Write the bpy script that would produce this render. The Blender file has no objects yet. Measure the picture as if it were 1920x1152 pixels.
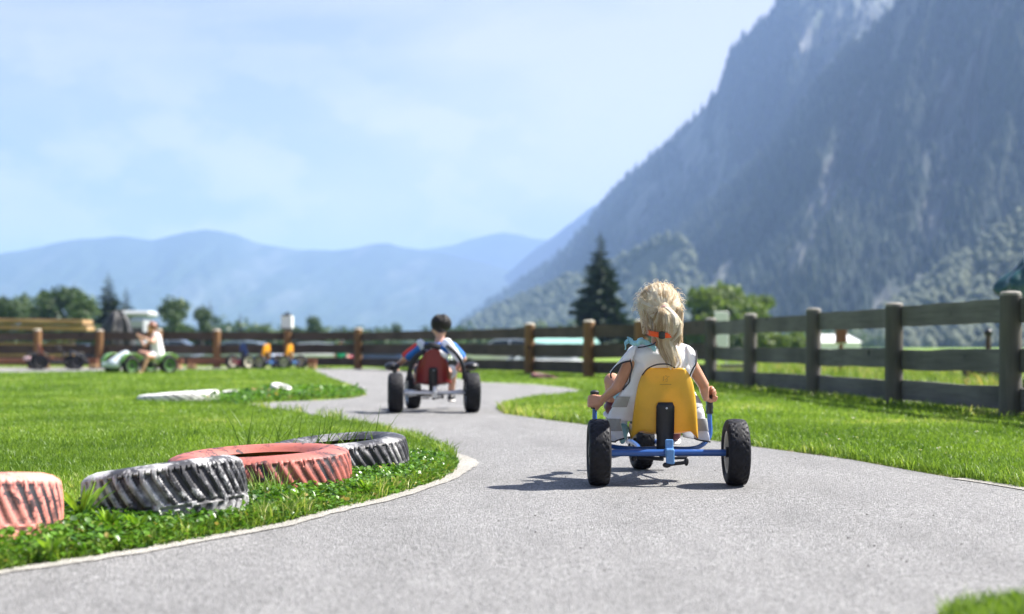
import bpy, bmesh, math, random
import numpy as np
from mathutils import Vector, Matrix, noise as mnoise
R = math.radians
random.seed(7); RNG = np.random.default_rng(7)
S = bpy.context.scene
COL = S.collection
# ------------------------------------------------------------ camera
FPX, HC = 2667.0, 0.70            # focal length in photo pixels, camera height
cam = bpy.data.cameras.new('camera'); camo = bpy.data.objects.new('camera', cam); COL.objects.link(camo)
camo.location = (0, 0, HC); camo.rotation_euler = (R(90), 0, 0)
cam.sensor_width = 36; cam.lens = 50; cam.shift_y = 74/1920
cam.clip_start = 0.05; cam.clip_end = 60000
cam.dof.use_dof = True; cam.dof.focus_distance = 7.05; cam.dof.aperture_fstop = 1.75
S.camera = camo
# ------------------------------------------------------------ light
SUN_EL = 50.0; SUN_AZ = math.degrees(math.atan2(0.95, 0.29))   # from +Y towards +X
w = bpy.data.worlds.new('World'); S.world = w; w.use_nodes = True
nt = w.node_tree; nt.nodes.clear()
def wn(t, **k):
    n = nt.nodes.new(t)
    for a, b in k.items(): setattr(n, a, b)
    return n
sky = wn('ShaderNodeTexSky', sky_type='NISHITA', sun_disc=False)
sky.sun_elevation = R(SUN_EL); sky.sun_rotation = R(SUN_AZ)
sky.altitude = 400; sky.air_density = 1.0; sky.dust_density = 2.0; sky.ozone_density = 1.6
tc = wn('ShaderNodeTexCoord'); mp = wn('ShaderNodeMapping'); mp.inputs['Scale'].default_value = (3.2, 3.2, 8.0)
nz = wn('ShaderNodeTexNoise'); nz.inputs['Scale'].default_value = 1.3; nz.inputs['Detail'].default_value = 8; nz.inputs['Roughness'].default_value = .5
nz.inputs['Distortion'].default_value = .35
cr = wn('ShaderNodeValToRGB'); cr.color_ramp.elements[0].position = .40; cr.color_ramp.elements[1].position = .68
cr.color_ramp.elements[0].color = (0.12,)*3+(1,); cr.color_ramp.elements[1].color = (.8,)*3+(1,)
mx = wn('ShaderNodeMix', data_type='RGBA'); mx.inputs['B'].default_value = (6.8, 6.45, 6.7, 1)
bg = wn('ShaderNodeBackground'); bg.inputs['Strength'].default_value = .05
out = wn('ShaderNodeOutputWorld')
L = nt.links.new
L(tc.outputs['Generated'], mp.inputs['Vector']); L(mp.outputs[0], nz.inputs['Vector']); L(nz.outputs[0], cr.inputs[0])
sx = wn('ShaderNodeSeparateXYZ'); L(tc.outputs['Generated'], sx.inputs[0])
zr = wn('ShaderNodeValToRGB'); zr.color_ramp.elements[0].position = .02; zr.color_ramp.elements[0].color = (1, 1, 1, 1); zr.color_ramp.elements[1].position = .55; zr.color_ramp.elements[1].color = (0.1, 0.1, 0.1, 1); L(sx.outputs['Z'], zr.inputs[0])
az = wn('ShaderNodeValToRGB'); az.color_ramp.elements[0].position = .30; az.color_ramp.elements[0].color = (.0, .0, .0, 1); az.color_ramp.elements[1].position = .62; az.color_ramp.elements[1].color = (.55, .55, .55, 1)
ax_ = wn('ShaderNodeMath', operation='MULTIPLY_ADD'); ax_.inputs[1].default_value = .5; ax_.inputs[2].default_value = .5; L(sx.outputs['X'], ax_.inputs[0]); L(ax_.outputs[0], az.inputs[0])
ad_ = wn('ShaderNodeMath', operation='ADD', use_clamp=True); L(cr.outputs[0], ad_.inputs[0]); L(az.outputs[0], ad_.inputs[1])
mp2 = wn('ShaderNodeMapping'); mp2.inputs['Scale'].default_value = (7, 7, 13); mp2.inputs['Location'].default_value = (3.1, 1.7, .4); n2 = wn('ShaderNodeTexNoise'); n2.inputs['Scale'].default_value = 1.5; n2.inputs['Detail'].default_value = 9; n2.inputs['Roughness'].default_value = .55
L(tc.outputs['Generated'], mp2.inputs[0]); L(mp2.outputs[0], n2.inputs['Vector']); c2_ = wn('ShaderNodeValToRGB'); c2_.color_ramp.elements[0].position = .49; c2_.color_ramp.elements[1].position = .575; c2_.color_ramp.elements[0].color = (0, 0, 0, 1); c2_.color_ramp.elements[1].color = (.6, .6, .6, 1); L(n2.outputs[0], c2_.inputs[0])
zr2 = wn('ShaderNodeValToRGB'); zr2.color_ramp.elements[0].position = .07; zr2.color_ramp.elements[0].color = (1, 1, 1, 1); zr2.color_ramp.elements[1].position = .24; zr2.color_ramp.elements[1].color = (0.12, 0.12, 0.12, 1); L(sx.outputs['Z'], zr2.inputs[0])
m2_ = wn('ShaderNodeMath', operation='MULTIPLY'); L(c2_.outputs[0], m2_.inputs[0]); L(zr2.outputs[0], m2_.inputs[1]); ad2 = wn('ShaderNodeMath', operation='ADD', use_clamp=True); L(ad_.outputs[0], ad2.inputs[0]); L(m2_.outputs[0], ad2.inputs[1]); ad_ = ad2
ml = wn('ShaderNodeMath', operation='MULTIPLY'); L(ad_.outputs[0], ml.inputs[0]); L(zr.outputs[0], ml.inputs[1]); L(ml.outputs[0], mx.inputs['Factor']); sm = wn('ShaderNodeMix', data_type='RGBA', blend_type='MULTIPLY'); sm.inputs['Factor'].default_value = 1; sm.inputs['B'].default_value = (1.02, .955, .99, 1); L(sky.outputs[0], sm.inputs['A']); L(sm.outputs['Result'], mx.inputs['A']); L(mx.outputs['Result'], bg.inputs[0]); L(bg.outputs[0], out.inputs[0])
sl = bpy.data.lights.new('sun', 'SUN'); so = bpy.data.objects.new('sun', sl); COL.objects.link(so)
sl.energy = 5.0; sl.angle = R(.55); sl.color = (1, .955, .89)
sd = Vector((math.sin(R(SUN_AZ))*math.cos(R(SUN_EL)), math.cos(R(SUN_AZ))*math.cos(R(SUN_EL)), math.sin(R(SUN_EL))))
so.rotation_euler = sd.to_track_quat('Z', 'Y').to_euler(); so.location = (20, 5, 30)
S.view_settings.view_transform = 'Standard'; S.view_settings.look = 'None'
S.view_settings.exposure = 1.6; S.view_settings.gamma = 1; S.view_settings.use_curve_mapping = False
S.render.engine = 'CYCLES'
S.cycles.use_denoising = True; S.cycles.max_bounces = 8; S.cycles.volume_bounces = 1
S.cycles.transparent_max_bounces = 12; S.cycles.caustics_reflective = False; S.cycles.caustics_refractive = False
# ------------------------------------------------------------ helpers
def P(px, py, Y): return Vector(((px-960)/FPX*Y, Y, HC-(py-650)/FPX*Y))
def GR(px, py, z=0.0):
    Y = (HC-z)*FPX/(py-650); return ((px-960)/FPX*Y, Y)
def tag(o, label=None, cat=None, group=None, kind=None):
    if label: o['label'] = label
    if cat: o['category'] = cat
    if group: o['group'] = group
    if kind: o['kind'] = kind
    return o
def thing(name, label, cat, loc=(0, 0, 0), rz=0, group=None):
    o = bpy.data.objects.new(name, None); o.empty_display_size = .1; COL.objects.link(o)
    o.location = loc; o.rotation_euler = (0, 0, rz)
    return tag(o, label, cat, group)
def link_mesh(name, me, mat, parent=None, loc=None):
    o = bpy.data.objects.new(name, me); COL.objects.link(o)
    if mat and not me.materials: me.materials.append(mat)
    if parent: o.parent = parent
    if loc is not None: o.location = loc
    return o
def copy_tree(o, parent=None):
    c = o.copy(); COL.objects.link(c); c.parent = parent
    for ch in list(o.children): copy_tree(ch, c)
    return c
class MB:
    def __init__(s): s.v = []; s.f = []; s.uv = None
    def add(s, vs, fs):
        b = len(s.v); s.v += [tuple(v) for v in vs]; s.f += [tuple(i+b for i in f) for f in fs]; return s
    def box(s, c, size, rot=None, taper=1.0):
        x, y, z = size[0]/2, size[1]/2, size[2]/2
        vs = [Vector((a*x*(taper if q > 0 else 1), b*y*(taper if q > 0 else 1), q*z)) for q in (-1, 1) for a, b in ((-1, -1), (1, -1), (1, 1), (-1, 1))]
        if rot is not None: vs = [rot @ v for v in vs]
        c = Vector(c)
        return s.add([v+c for v in vs], [(3, 2, 1, 0), (4, 5, 6, 7), (0, 1, 5, 4), (1, 2, 6, 5), (2, 3, 7, 6), (3, 0, 4, 7)])
    def bbox(s, c, size, bev=.01, rot=None):       # bevelled box
        x, y, z = size[0]/2, size[1]/2, size[2]/2; c = Vector(c); b = min(bev, x*.9, y*.9, z*.9)
        vs = []; fs = []
        rings = [(z, b), (z-b, 0), (-z+b, 0), (-z, b)]
        for (zz, i) in rings:
            for a, q in ((-1, -1), (1, -1), (1, 1), (-1, 1)):
                vs.append(Vector((a*(x-i), q*(y-max(i, 0)-0 if i else y-b), zz)))
                vs.append(Vector((a*(x-i if i else x-b), q*(y-i), zz)))
        n = 8; ordr = [0, 1, 3, 2, 4, 5, 7, 6]
        fs.append([ordr[k] for k in range(8)])
        for r_ in range(3):
            for k in range(8):
                a = r_*n+ordr[k]; q = r_*n+ordr[(k+1) % 8]
                fs.append((a, a+n, q+n, q))
        fs.append([3*n+ordr[k] for k in reversed(range(8))])
        if rot is not None: vs = [rot @ v for v in vs]
        return s.add([v+c for v in vs], fs)
    def tube(s, pts, r, n=10, cap=True, closed=False):
        pts = [Vector(p) for p in pts]; m = len(pts)
        rs = r if isinstance(r, (list, tuple)) else [r]*m
        T = []
        for i in range(m):
            a = pts[(i-1) % m] if (closed or i > 0) else pts[0]; b = pts[(i+1) % m] if (closed or i < m-1) else pts[-1]
            t = (b-a); T.append(t.normalized() if t.length > 1e-9 else Vector((0, 0, 1)))
        u = T[0].orthogonal().normalized(); vs = []
        for i in range(m):
            u = (u-T[i]*u.dot(T[i])); u = u.normalized() if u.length > 1e-6 else T[i].orthogonal().normalized()
            w_ = T[i].cross(u)
            for k in range(n):
                a = 2*math.pi*k/n; vs.append(pts[i]+(u*math.cos(a)+w_*math.sin(a))*rs[i])
        fs = []
        for i in range(m if closed else m-1):
            for k in range(n):
                a = i*n; b = ((i+1) % m)*n; fs.append((a+k, a+(k+1) % n, b+(k+1) % n, b+k))
        if cap and not closed: fs.append(tuple(reversed(range(n)))); fs.append(tuple((m-1)*n+k for k in range(n)))
        return s.add(vs, fs)
    def cap_cone(s, p0, r0, p1, r1, n=16, m=5):    # rounded cone, closed
        p0 = Vector(p0); p1 = Vector(p1); d = p1-p0; ln = d.length
        t = d.normalized() if ln > 1e-6 else Vector((0, 0, 1)); u = t.orthogonal().normalized(); w_ = t.cross(u)
        rings = []
        for i in range(m+1):
            a = math.pi/2*i/m; rings.append((-r0*math.cos(a), r0*math.sin(a)))
        for i in range(m+1):
            a = math.pi/2*i/m; rings.append((ln+r1*math.sin(a), r1*math.cos(a)))
        vs = [p0-t*r0]
        for (h, rr) in rings[1:-1]:
            for k in range(n):
                a = 2*math.pi*k/n; vs.append(p0+t*h+(u*math.cos(a)+w_*math.sin(a))*rr)
        vs.append(p1+t*r1); q = len(rings)-2; fs = []
        for k in range(n): fs.append((0, 1+(k+1) % n, 1+k))
        for i in range(q-1):
            for k in range(n):
                a = 1+i*n; fs.append((a+k, a+(k+1) % n, a+n+(k+1) % n, a+n+k))
        e = len(vs)-1; a = 1+(q-1)*n
        for k in range(n): fs.append((a+k, a+(k+1) % n, e))
        return s.add(vs, fs)
    def ell(s, c, r, rot=None, n=20, m=12):
        c = Vector(c); vs = [Vector((0, 0, -r[2]))]
        for i in range(1, m):
            a = -math.pi/2+math.pi*i/m
            for k in range(n):
                b = 2*math.pi*k/n; vs.append(Vector((r[0]*math.cos(a)*math.cos(b), r[1]*math.cos(a)*math.sin(b), r[2]*math.sin(a))))
        vs.append(Vector((0, 0, r[2]))); fs = []
        for k in range(n): fs.append((0, 1+(k+1) % n, 1+k))
        for i in range(m-2):
            for k in range(n):
                a = 1+i*n; fs.append((a+k, a+(k+1) % n, a+n+(k+1) % n, a+n+k))
        e = len(vs)-1; a = 1+(m-2)*n
        for k in range(n): fs.append((a+k, a+(k+1) % n, e))
        if rot is not None: vs = [rot @ v for v in vs]
        return s.add([v+c for v in vs], fs)
    def lathe(s, prof, n=32, M=None, closed=False):  # prof [(r,z)], axis z
        vs = []; m = len(prof)
        for (r_, z) in prof:
            for k in range(n):
                a = 2*math.pi*k/n; vs.append(Vector((r_*math.cos(a), r_*math.sin(a), z)))
        if M is not None: vs = [M @ v for v in vs]
        fs = []
        for i in range(m if closed else m-1):
            for k in range(n):
                a = i*n; b = ((i+1) % m)*n; fs.append((a+k, a+(k+1) % n, b+(k+1) % n, b+k))
        if not closed: fs.append(tuple(reversed(range(n)))); fs.append(tuple((m-1)*n+k for k in range(n)))
        return s.add(vs, fs)
    def grid(s, fn, nu, nv, closeu=False):
        vs = [fn(i/(nu if closeu else nu-1), j/(nv-1)) for j in range(nv) for i in range(nu)]; fs = []
        for j in range(nv-1):
            for i in range(nu if closeu else nu-1):
                fs.append((j*nu+i, j*nu+(i+1) % nu, (j+1)*nu+(i+1) % nu, (j+1)*nu+i))
        return s.add(vs, fs)
    def build(s, name, mat, parent=None, smooth=True, origin=(0, 0, 0), auto=35):
        ox, oy, oz = origin
        me = bpy.data.meshes.new(name); me.from_pydata([(x-ox, y-oy, z-oz) for x, y, z in s.v], [], s.f); me.update()
        if smooth:
            me.polygons.foreach_set('use_smooth', [True]*len(me.polygons))
            if auto: me.set_sharp_from_angle(angle=R(auto))
        o = link_mesh(name, me, mat, parent)
        if parent is None: o.location = origin
        return o
def np_mesh(name, V, faces_flat, loop_tot, mat, parent=None, attrs=None, smooth=False):
    me = bpy.data.meshes.new(name); V = np.asarray(V, np.float32)
    me.vertices.add(len(V)); me.vertices.foreach_set('co', V.ravel())
    lt = np.asarray(loop_tot, np.int32); me.loops.add(int(lt.sum())); me.loops.foreach_set('vertex_index', np.asarray(faces_flat, np.int32).ravel())
    me.polygons.add(len(lt)); me.polygons.foreach_set('loop_start', np.concatenate(([0], np.cumsum(lt)[:-1])).astype(np.int32)); me.polygons.foreach_set('loop_total', lt)
    if smooth: me.polygons.foreach_set('use_smooth', np.ones(len(lt), bool))
    for k, a in (attrs or {}).items():
        at = me.attributes.new(k, 'FLOAT', 'POINT'); at.data.foreach_set('value', np.asarray(a, np.float32))
    me.update(); me.validate()
    return link_mesh(name, me, mat, parent)
def hull_mesh(mb, name, mat, parent, voxel, smooth_it=4, origin=(0, 0, 0), fac=.5, post=None):
    """union of closed shapes into one continuous skin"""
    ox, oy, oz = origin
    me = bpy.data.meshes.new(name); me.from_pydata([(x-ox, y-oy, z-oz) for x, y, z in mb.v], [], mb.f); me.update()
    t = bpy.data.objects.new('tmp', me); COL.objects.link(t)
    m = t.modifiers.new('r', 'REMESH'); m.mode = 'VOXEL'; m.voxel_size = voxel
    q = t.modifiers.new('s', 'SMOOTH'); q.iterations = smooth_it; q.factor = fac
    dg = bpy.context.evaluated_depsgraph_get()
    me2 = bpy.data.meshes.new_from_object(t.evaluated_get(dg)); me2.name = name
    bpy.data.objects.remove(t); bpy.data.meshes.remove(me)
    if post: post(me2)
    me2.polygons.foreach_set('use_smooth', [True]*len(me2.polygons)); me2.update()
    return link_mesh(name, me2, mat, parent)
def vnoise(x, y, seed=0):
    x = np.asarray(x, float); y = np.asarray(y, float)
    xi = np.floor(x).astype(np.int64); yi = np.floor(y).astype(np.int64); xf = x-xi; yf = y-yi
    def h(a, b):
        n = (a*374761393+b*668265263+seed*982451653) & 0xffffffff
        n = ((n ^ (n >> 13))*1274126177) & 0xffffffff
        return ((n ^ (n >> 16)) & 0xffff)/65535.0
    u = xf*xf*(3-2*xf); v = yf*yf*(3-2*yf)
    return (h(xi, yi)*(1-u)+h(xi+1, yi)*u)*(1-v)+(h(xi, yi+1)*(1-u)+h(xi+1, yi+1)*u)*v
def fbm(x, y, o=5, seed=0, g=.5):
    t = 0; a = 1; n = 0
    for i in range(o): t = t+a*(vnoise(x*2**i, y*2**i, seed+i)*2-1); n += a; a *= g
    return t/n
def ss(x, a, b):
    t = np.clip((x-a)/(b-a), 0, 1); return t*t*(3-2*t)
# ------------------------------------------------------------ materials
class NT:
    def __init__(s, name):
        s.m = bpy.data.materials.new(name); s.m.use_nodes = True; s.t = s.m.node_tree
        s.b = s.t.nodes['Principled BSDF']; s.out = s.t.nodes['Material Output']
    def n(s, t, **k):
        x = s.t.nodes.new(t)
        for a, b in k.items():
            if a[0] == '_': x.inputs[a[1:].replace('_', ' ')].default_value = b
            else: setattr(x, a, b)
        return x
    def l(s, a, b): s.t.links.new(a, b)
    def coord(s, scale=(1, 1, 1), kind='Object'):
        tc = s.n('ShaderNodeTexCoord'); mp = s.n('ShaderNodeMapping'); mp.inputs['Scale'].default_value = scale
        s.l(tc.outputs[kind], mp.inputs[0]); return mp.outputs[0]
    def noise(s, vec, scale, detail=4, rough=.5, dist=0):
        x = s.n('ShaderNodeTexNoise', _Scale=scale, _Detail=detail, _Roughness=rough, _Distortion=dist); s.l(vec, x.inputs['Vector']); return x.outputs[0]
    def ramp(s, fac, stops):
        x = s.n('ShaderNodeValToRGB'); e = x.color_ramp.elements
        while len(e) < len(stops): e.new(.5)
        for k, (p, c) in enumerate(stops):
            e[k].position = p; e[k].color = (c, c, c, 1) if isinstance(c, (int, float)) else tuple(c)+(1,)
        s.l(fac, x.inputs[0]); return x.outputs[0]
    def mix(s, f, a, b, bt='MIX'):
        x = s.n('ShaderNodeMix', data_type='RGBA', blend_type=bt)
        for inp, v in ((x.inputs['Factor'], f), (x.inputs['A'], a), (x.inputs['B'], b)):
            if isinstance(v, (int, float)): inp.default_value = v if inp.name == 'Factor' else (v, v, v, 1)
            elif isinstance(v, tuple): inp.default_value = tuple(v)+(1,) if len(v) == 3 else v
            else: s.l(v, inp)
        return x.outputs['Result']
    def math(s, op, a, b=0.0):
        x = s.n('ShaderNodeMath', operation=op)
        for i, v in enumerate((a, b)):
            if isinstance(v, (int, float)): x.inputs[i].default_value = v
            else: s.l(v, x.inputs[i])
        return x.outputs[0]
    def attr(s, name): return s.n('ShaderNodeAttribute', attribute_name=name).outputs['Fac']
    def bump(s, h, strength=.3, dist=.01):
        x = s.n('ShaderNodeBump', _Strength=strength, _Distance=dist); s.l(h, x.inputs['Height']); s.l(x.outputs[0], s.b.inputs['Normal']); return x
    def col(s, c):
        if isinstance(c, tuple): s.b.inputs['Base Color'].default_value = c+(1,) if len(c) == 3 else c
        else: s.l(c, s.b.inputs['Base Color'])
    def set(s, **k):
        for a, b in k.items(): s.b.inputs[a.replace('_', ' ')].default_value = b
def pm(name, c, rough=.6, metal=0, var=.2, scale=20, bump=.1, bs=60, bd=.002, coat=0, spec=.5, sheen=0):
    t = NT(name); v = t.coord(); n = t.noise(v, scale, 5, .6)
    d = tuple(x*(1-var) for x in c); e = tuple(min(1, x*(1+var*.6)) for x in c)
    t.col(t.ramp(n, [(.3, d), (.7, e)])); t.set(Roughness=rough, Metallic=metal, Coat_Weight=coat)
    t.b.inputs['Specular IOR Level'].default_value = spec
    if sheen: t.b.inputs['Sheen Weight'].default_value = sheen
    t.l(t.ramp(n, [(.3, min(1, rough*1.15)), (.7, rough*.85)]), t.b.inputs['Roughness'])
    if bump: t.bump(t.noise(v, bs, 4), bump, bd)
    return t.m
def leaf_mat(name, c1, c2, trans=.4, attr='hue', rough=.55, c3=None):
    t = NT(name); a = t.attr(attr)
    st = [(0, c1), (1, c2)] if c3 is None else [(0, c1), (.82, c2), (1, c3)]
    c = t.ramp(a, st); t.col(c); t.set(Roughness=rough)
    t.b.inputs['Specular IOR Level'].default_value = .35
    tr = t.n('ShaderNodeBsdfTranslucent'); t.l(t.mix(1.0, c, (1.0, 1.0, .55), 'MULTIPLY'), tr.inputs[0])
    m = t.n('ShaderNodeMixShader', _Fac=trans); t.l(t.b.outputs[0], m.inputs[1]); t.l(tr.outputs[0], m.inputs[2]); t.l(m.outputs[0], t.out.inputs[0])
    return t.m
def wood_mat(name, dark, light, ax='X', s=1.0, rough=.8, knots=True, bump=.4):
    t = NT(name); sc = {'X': (1.5, 22, 22), 'Y': (22, 1.5, 22), 'Z': (22, 22, 1.5)}[ax]
    oi = t.n('ShaderNodeObjectInfo'); tc = t.n('ShaderNodeTexCoord'); ad = t.n('ShaderNodeVectorMath', operation='ADD')
    rm = t.n('ShaderNodeVectorMath', operation='SCALE'); rm.inputs[0].default_value = (31, 17, 23); t.l(oi.outputs['Random'], rm.inputs['Scale'])
    t.l(tc.outputs['Object'], ad.inputs[0]); t.l(rm.outputs[0], ad.inputs[1])
    mp = t.n('ShaderNodeMapping'); mp.inputs['Scale'].default_value = tuple(q*s for q in sc); t.l(ad.outputs[0], mp.inputs[0])
    g = t.noise(mp.outputs[0], 1.0, 6, .65, .4); big = t.noise(ad.outputs[0], 1.1, 3)
    c = t.mix(g, dark, light); c = t.mix(t.ramp(big, [(.35, 0), (.7, .55)]), c, tuple(x*.55 for x in dark))
    if knots:
        vo = t.n('ShaderNodeTexVoronoi', _Scale=2.3); t.l(ad.outputs[0], vo.inputs['Vector'])
        c = t.mix(t.ramp(vo.outputs['Distance'], [(.06, 1), (.13, 0)]), c, tuple(x*.25 for x in dark))
    t.col(c); t.set(Roughness=rough); t.b.inputs['Specular IOR Level'].default_value = .25; t.bump(g, bump, .006)
    return t.m
# ============================================================ ground layout (metres)
def poly(pts): return [GR(x, y) for x, y in pts]
EDGE_L = [(-700, 1190), (-300, 1130), (0, 1072), (200, 1043), (400, 1008), (520, 985), (620, 959), (720, 936), (790, 914), (828, 901), (852, 887), (862, 874),
          (861, 862), (851, 850), (833, 840), (806, 830)]
EDGE_L2 = [(770, 820), (705, 803), (640, 789), (560, 777), (500, 768), (462, 761)]
ISL = [(470, 758), (520, 754), (600, 751), (660, 747), (688, 741), (683, 734), (655, 722), (622, 710), (597, 699), (585, 692.5)]
FARE = [(640, 691), (700, 691), (760, 697), (905, 717), (1000, 721), (1060, 727), (1095, 733.5)]
EDGE_R = [(1085, 737), (1040, 741), (990, 747), (950, 755), (928, 766), (945, 776), (1000, 784), (1100, 797), (1200, 808), (1300, 821), (1400, 836), (1500, 849),
          (1600, 863), (1700, 881), (1800, 898), (1920, 917), (2100, 950), (2500, 1030)]
TRACK = poly(EDGE_L+EDGE_L2+ISL+FARE+EDGE_R)+[(2.6, 4.15), (1.75, 4.02), (1.4, 3.95), (1.22, 3.86), (1.09, 3.68), (1.0, 3.35), (1.0, 2.5), (1.0, 1.5), (-3, 1.5)]
YARD = [(-24, 37.2), (-12.6, 36.6), (-11.8, 37.5), (-10, 40.2), (-7.5, 42.6), (-6.2, 43.9), (-6.2, 47.6), (-24, 47.6)]
def sdist(X, Y, pl):
    P_ = np.array(pl); Q = np.roll(P_, -1, axis=0); best = np.full(X.shape, 1e9); ins = np.zeros(X.shape, bool)
    for (ax, ay), (bx, by) in zip(P_, Q):
        dx, dy = bx-ax, by-ay; t = np.clip(((X-ax)*dx+(Y-ay)*dy)/(dx*dx+dy*dy+1e-12), 0, 1)
        best = np.minimum(best, (X-ax-t*dx)**2+(Y-ay-t*dy)**2)
        c = ((ay > Y) != (by > Y)) & (X < (bx-ax)*(Y-ay)/(by-ay+1e-12)+ax); ins ^= c
    d = np.sqrt(best); return np.where(ins, -d, d)
# posts of the fence (x, y) from the near right end round to the far left
FR = [(5.15, 10.4), (4.66, 13.3), (4.28, 15.95), (4.02, 19.0), (3.68, 22.0), (3.43, 24.6)]
FB = [(3.43, 24.6), (3.1, 27.0), (2.62, 29.0), (1.66, 30.9), (0.42, 34.3), (-1.95, 39.5), (-4.80, 44.4), (-7.3, 46.2), (-9.65, 46.5), (-11.55, 46.5), (-13.5, 46.5), (-15.5, 46.5), (-17.8, 46.5)]
def offs(pl, d):
    o = []
    for i, p in enumerate(pl):
        a = Vector(pl[max(i-1, 0)]); b = Vector(pl[min(i+1, len(pl)-1)]); t = (b-a).normalized(); o.append((p[0]+t.y*d, p[1]-t.x*d))
    return o
GPATH = offs(FR, .5)+[(3.95, 27.5)]+[(6.6, 27.8)]+list(reversed(offs(FR, 3.1)))
def road_d(X, Y): return np.minimum(np.minimum(sdist(X, Y, TRACK), sdist(X, Y, YARD)), sdist(X, Y, GPATH))
def gz(X, Y, d=None):
    if d is None: d = road_d(X, Y)
    z = -.035+.045*ss(d, -.03, .06)+.02*ss(d, .1, .6)+.012*fbm(X*1.3, Y*1.3, 3, 3)*ss(d, .1, .5)
    z = z+.035*ss(d, .25, 1.6)*ss(-X, -1, .5)*ss(Y, 3, 5)*(1-ss(Y, 12, 16))
    z = z+.03*fbm(X*.3, Y*.3, 3, 9)*ss(d, .5, 2)
    z = z-.55*ss(Y, 49, 57)*(1-ss(X, 0, 6))
    return z
def axis(a, b, st, lim, g=1.16):
    m = list(np.arange(a, b+1e-6, st)); s_ = st; l = [a]
    while l[-1] > -lim: s_ *= g; l.append(l[-1]-s_)
    s_ = st; r_ = [m[-1]]
    while r_[-1] < lim: s_ *= g; r_.append(r_[-1]+s_)
    return np.array(l[:0:-1]+m+r_[1:])
xs = axis(-4.5, 5.5, .05, 11000, 1.045); ys = axis(3.2, 12, .05, 14000, 1.035); ys = ys[(ys > -60) & (ys < 11400)]
X, Y = np.meshgrid(xs, ys); D = np.full(X.shape, 50.0); near = (abs(X) < 60) & (Y < 90) & (Y > -20)
D[near] = road_d(X[near], Y[near]); Z = gz(X, Y, D)
nx, ny = len(xs), len(ys); idx = np.arange(nx*ny).reshape(ny, nx)
fq = np.stack([idx[:-1, :-1], idx[:-1, 1:], idx[1:, 1:], idx[1:, :-1]], -1).reshape(-1, 4)
t = NT('lawn_soil'); v = t.coord()
g1 = t.noise(v, 9, 6, .65); g2 = t.noise(v, .35, 4, .6); g3 = t.noise(v, 70, 3, .6)
cg = t.mix(g1, (.09, .17, .02), (.21, .33, .05)); cg = t.mix(t.ramp(g2, [(.35, 0), (.7, .5)]), cg, (.30, .38, .08))
cg = t.mix(t.ramp(g3, [(.4, 0), (.65, .3)]), cg, (.03, .06, .012))
soil = t.mix(t.noise(v, 40, 5, .7), (.16, .10, .05), (.42, .32, .2))
dd = t.attr('d'); e = t.math('ADD', dd, t.math('MULTIPLY', t.math('SUBTRACT', t.noise(v, 12, 4), .5), .10))
t.col(t.mix(t.ramp(e, [(.015, 0), (.05, 1)]), soil, cg)); t.set(Roughness=.9); t.b.inputs['Specular IOR Level'].default_value = .15
t.bump(t.noise(v, 60, 5, .7), .8, .02)
ground = np_mesh('ground', np.stack([X, Y, Z], -1).reshape(-1, 3), fq, np.full(len(fq), 4), t.m, attrs={'d': D.ravel()}, smooth=True)
tag(ground, 'green lawn and meadow ground around the winding track', kind='structure')

# ---- asphalt
def asphalt(name, c1, c2, c3, joint=False):
    t = NT(name); v = t.coord()
    vo = t.n('ShaderNodeTexVoronoi', _Scale=230.0); t.l(v, vo.inputs['Vector'])
    vo2 = t.n('ShaderNodeTexVoronoi', _Scale=120.0); t.l(v, vo2.inputs['Vector'])
    sp = t.n('ShaderNodeSeparateColor'); t.l(vo.outputs['Color'], sp.inputs[0]); sp2 = t.n('ShaderNodeSeparateColor'); t.l(vo2.outputs['Color'], sp2.inputs[0])
    s = t.math('ADD', t.math('MULTIPLY', sp.outputs[0], .55), t.math('MULTIPLY', sp2.outputs[1], .45))
    c = t.ramp(s, [(.12, c1), (.45, c2), (.9, c3)])
    c = t.mix(t.ramp(t.noise(v, 1.2, 5, .6), [(.35, 0), (.75, .35)]), c, tuple(x*1.2 for x in c2))
    c = t.mix(t.ramp(t.noise(v, 5, 6, .7), [(.55, 0), (.8, .4)]), c, tuple(x*.6 for x in c2))
    c = t.mix(t.ramp(t.noise(v, .55, 5, .7), [(.38, .22), (.62, 0)]), c, tuple(x*.45 for x in c2)); st_ = t.coord((1.4, .25, 1)); c = t.mix(t.ramp(t.noise(st_, 2.2, 5, .65), [(.45, 0), (.7, .45)]), c, tuple(x*.72 for x in c2))
    vs = t.n('ShaderNodeTexVoronoi', _Scale=3.0); t.l(v, vs.inputs['Vector'])
    c = t.mix(t.ramp(vs.outputs['Distance'], [(.007, .7), (.012, 0)]), c, tuple(x*.2 for x in c2))
    t.col(c); t.set(Roughness=.85); t.b.inputs['Specular IOR Level'].default_value = .3
    h = t.math('ADD', t.math('MULTIPLY', vo.outputs['Distance'], -1.2), t.math('MULTIPLY', vo2.outputs['Distance'], -1.2))
    t.bump(h, .9, .006)
    return t.m
ASP = asphalt('asphalt', (.075, .075, .075), (.228, .226, .222), (.54, .53, .52))
def flat_poly(name, pts, z, mat):
    bm = bmesh.new(); vs = [bm.verts.new((x, y, z)) for x, y in pts]; f = bm.faces.new(vs); f.normal_update()
    if f.normal.z < 0: f.normal_flip()
    bmesh.ops.triangulate(bm, faces=bm.faces[:]); me = bpy.data.meshes.new(name); bm.to_mesh(me); bm.free()
    return link_mesh(name, me, mat)
def densify(pts, st=.25):
    o = []
    for i, a in enumerate(pts):
        b = pts[(i+1) % len(pts)]; n = max(1, min(12, int(math.dist(a, b)/st)))
        for k in range(n):
            u = k/n; o.append((a[0]+(b[0]-a[0])*u, a[1]+(b[1]-a[1])*u))
    return o
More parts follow.
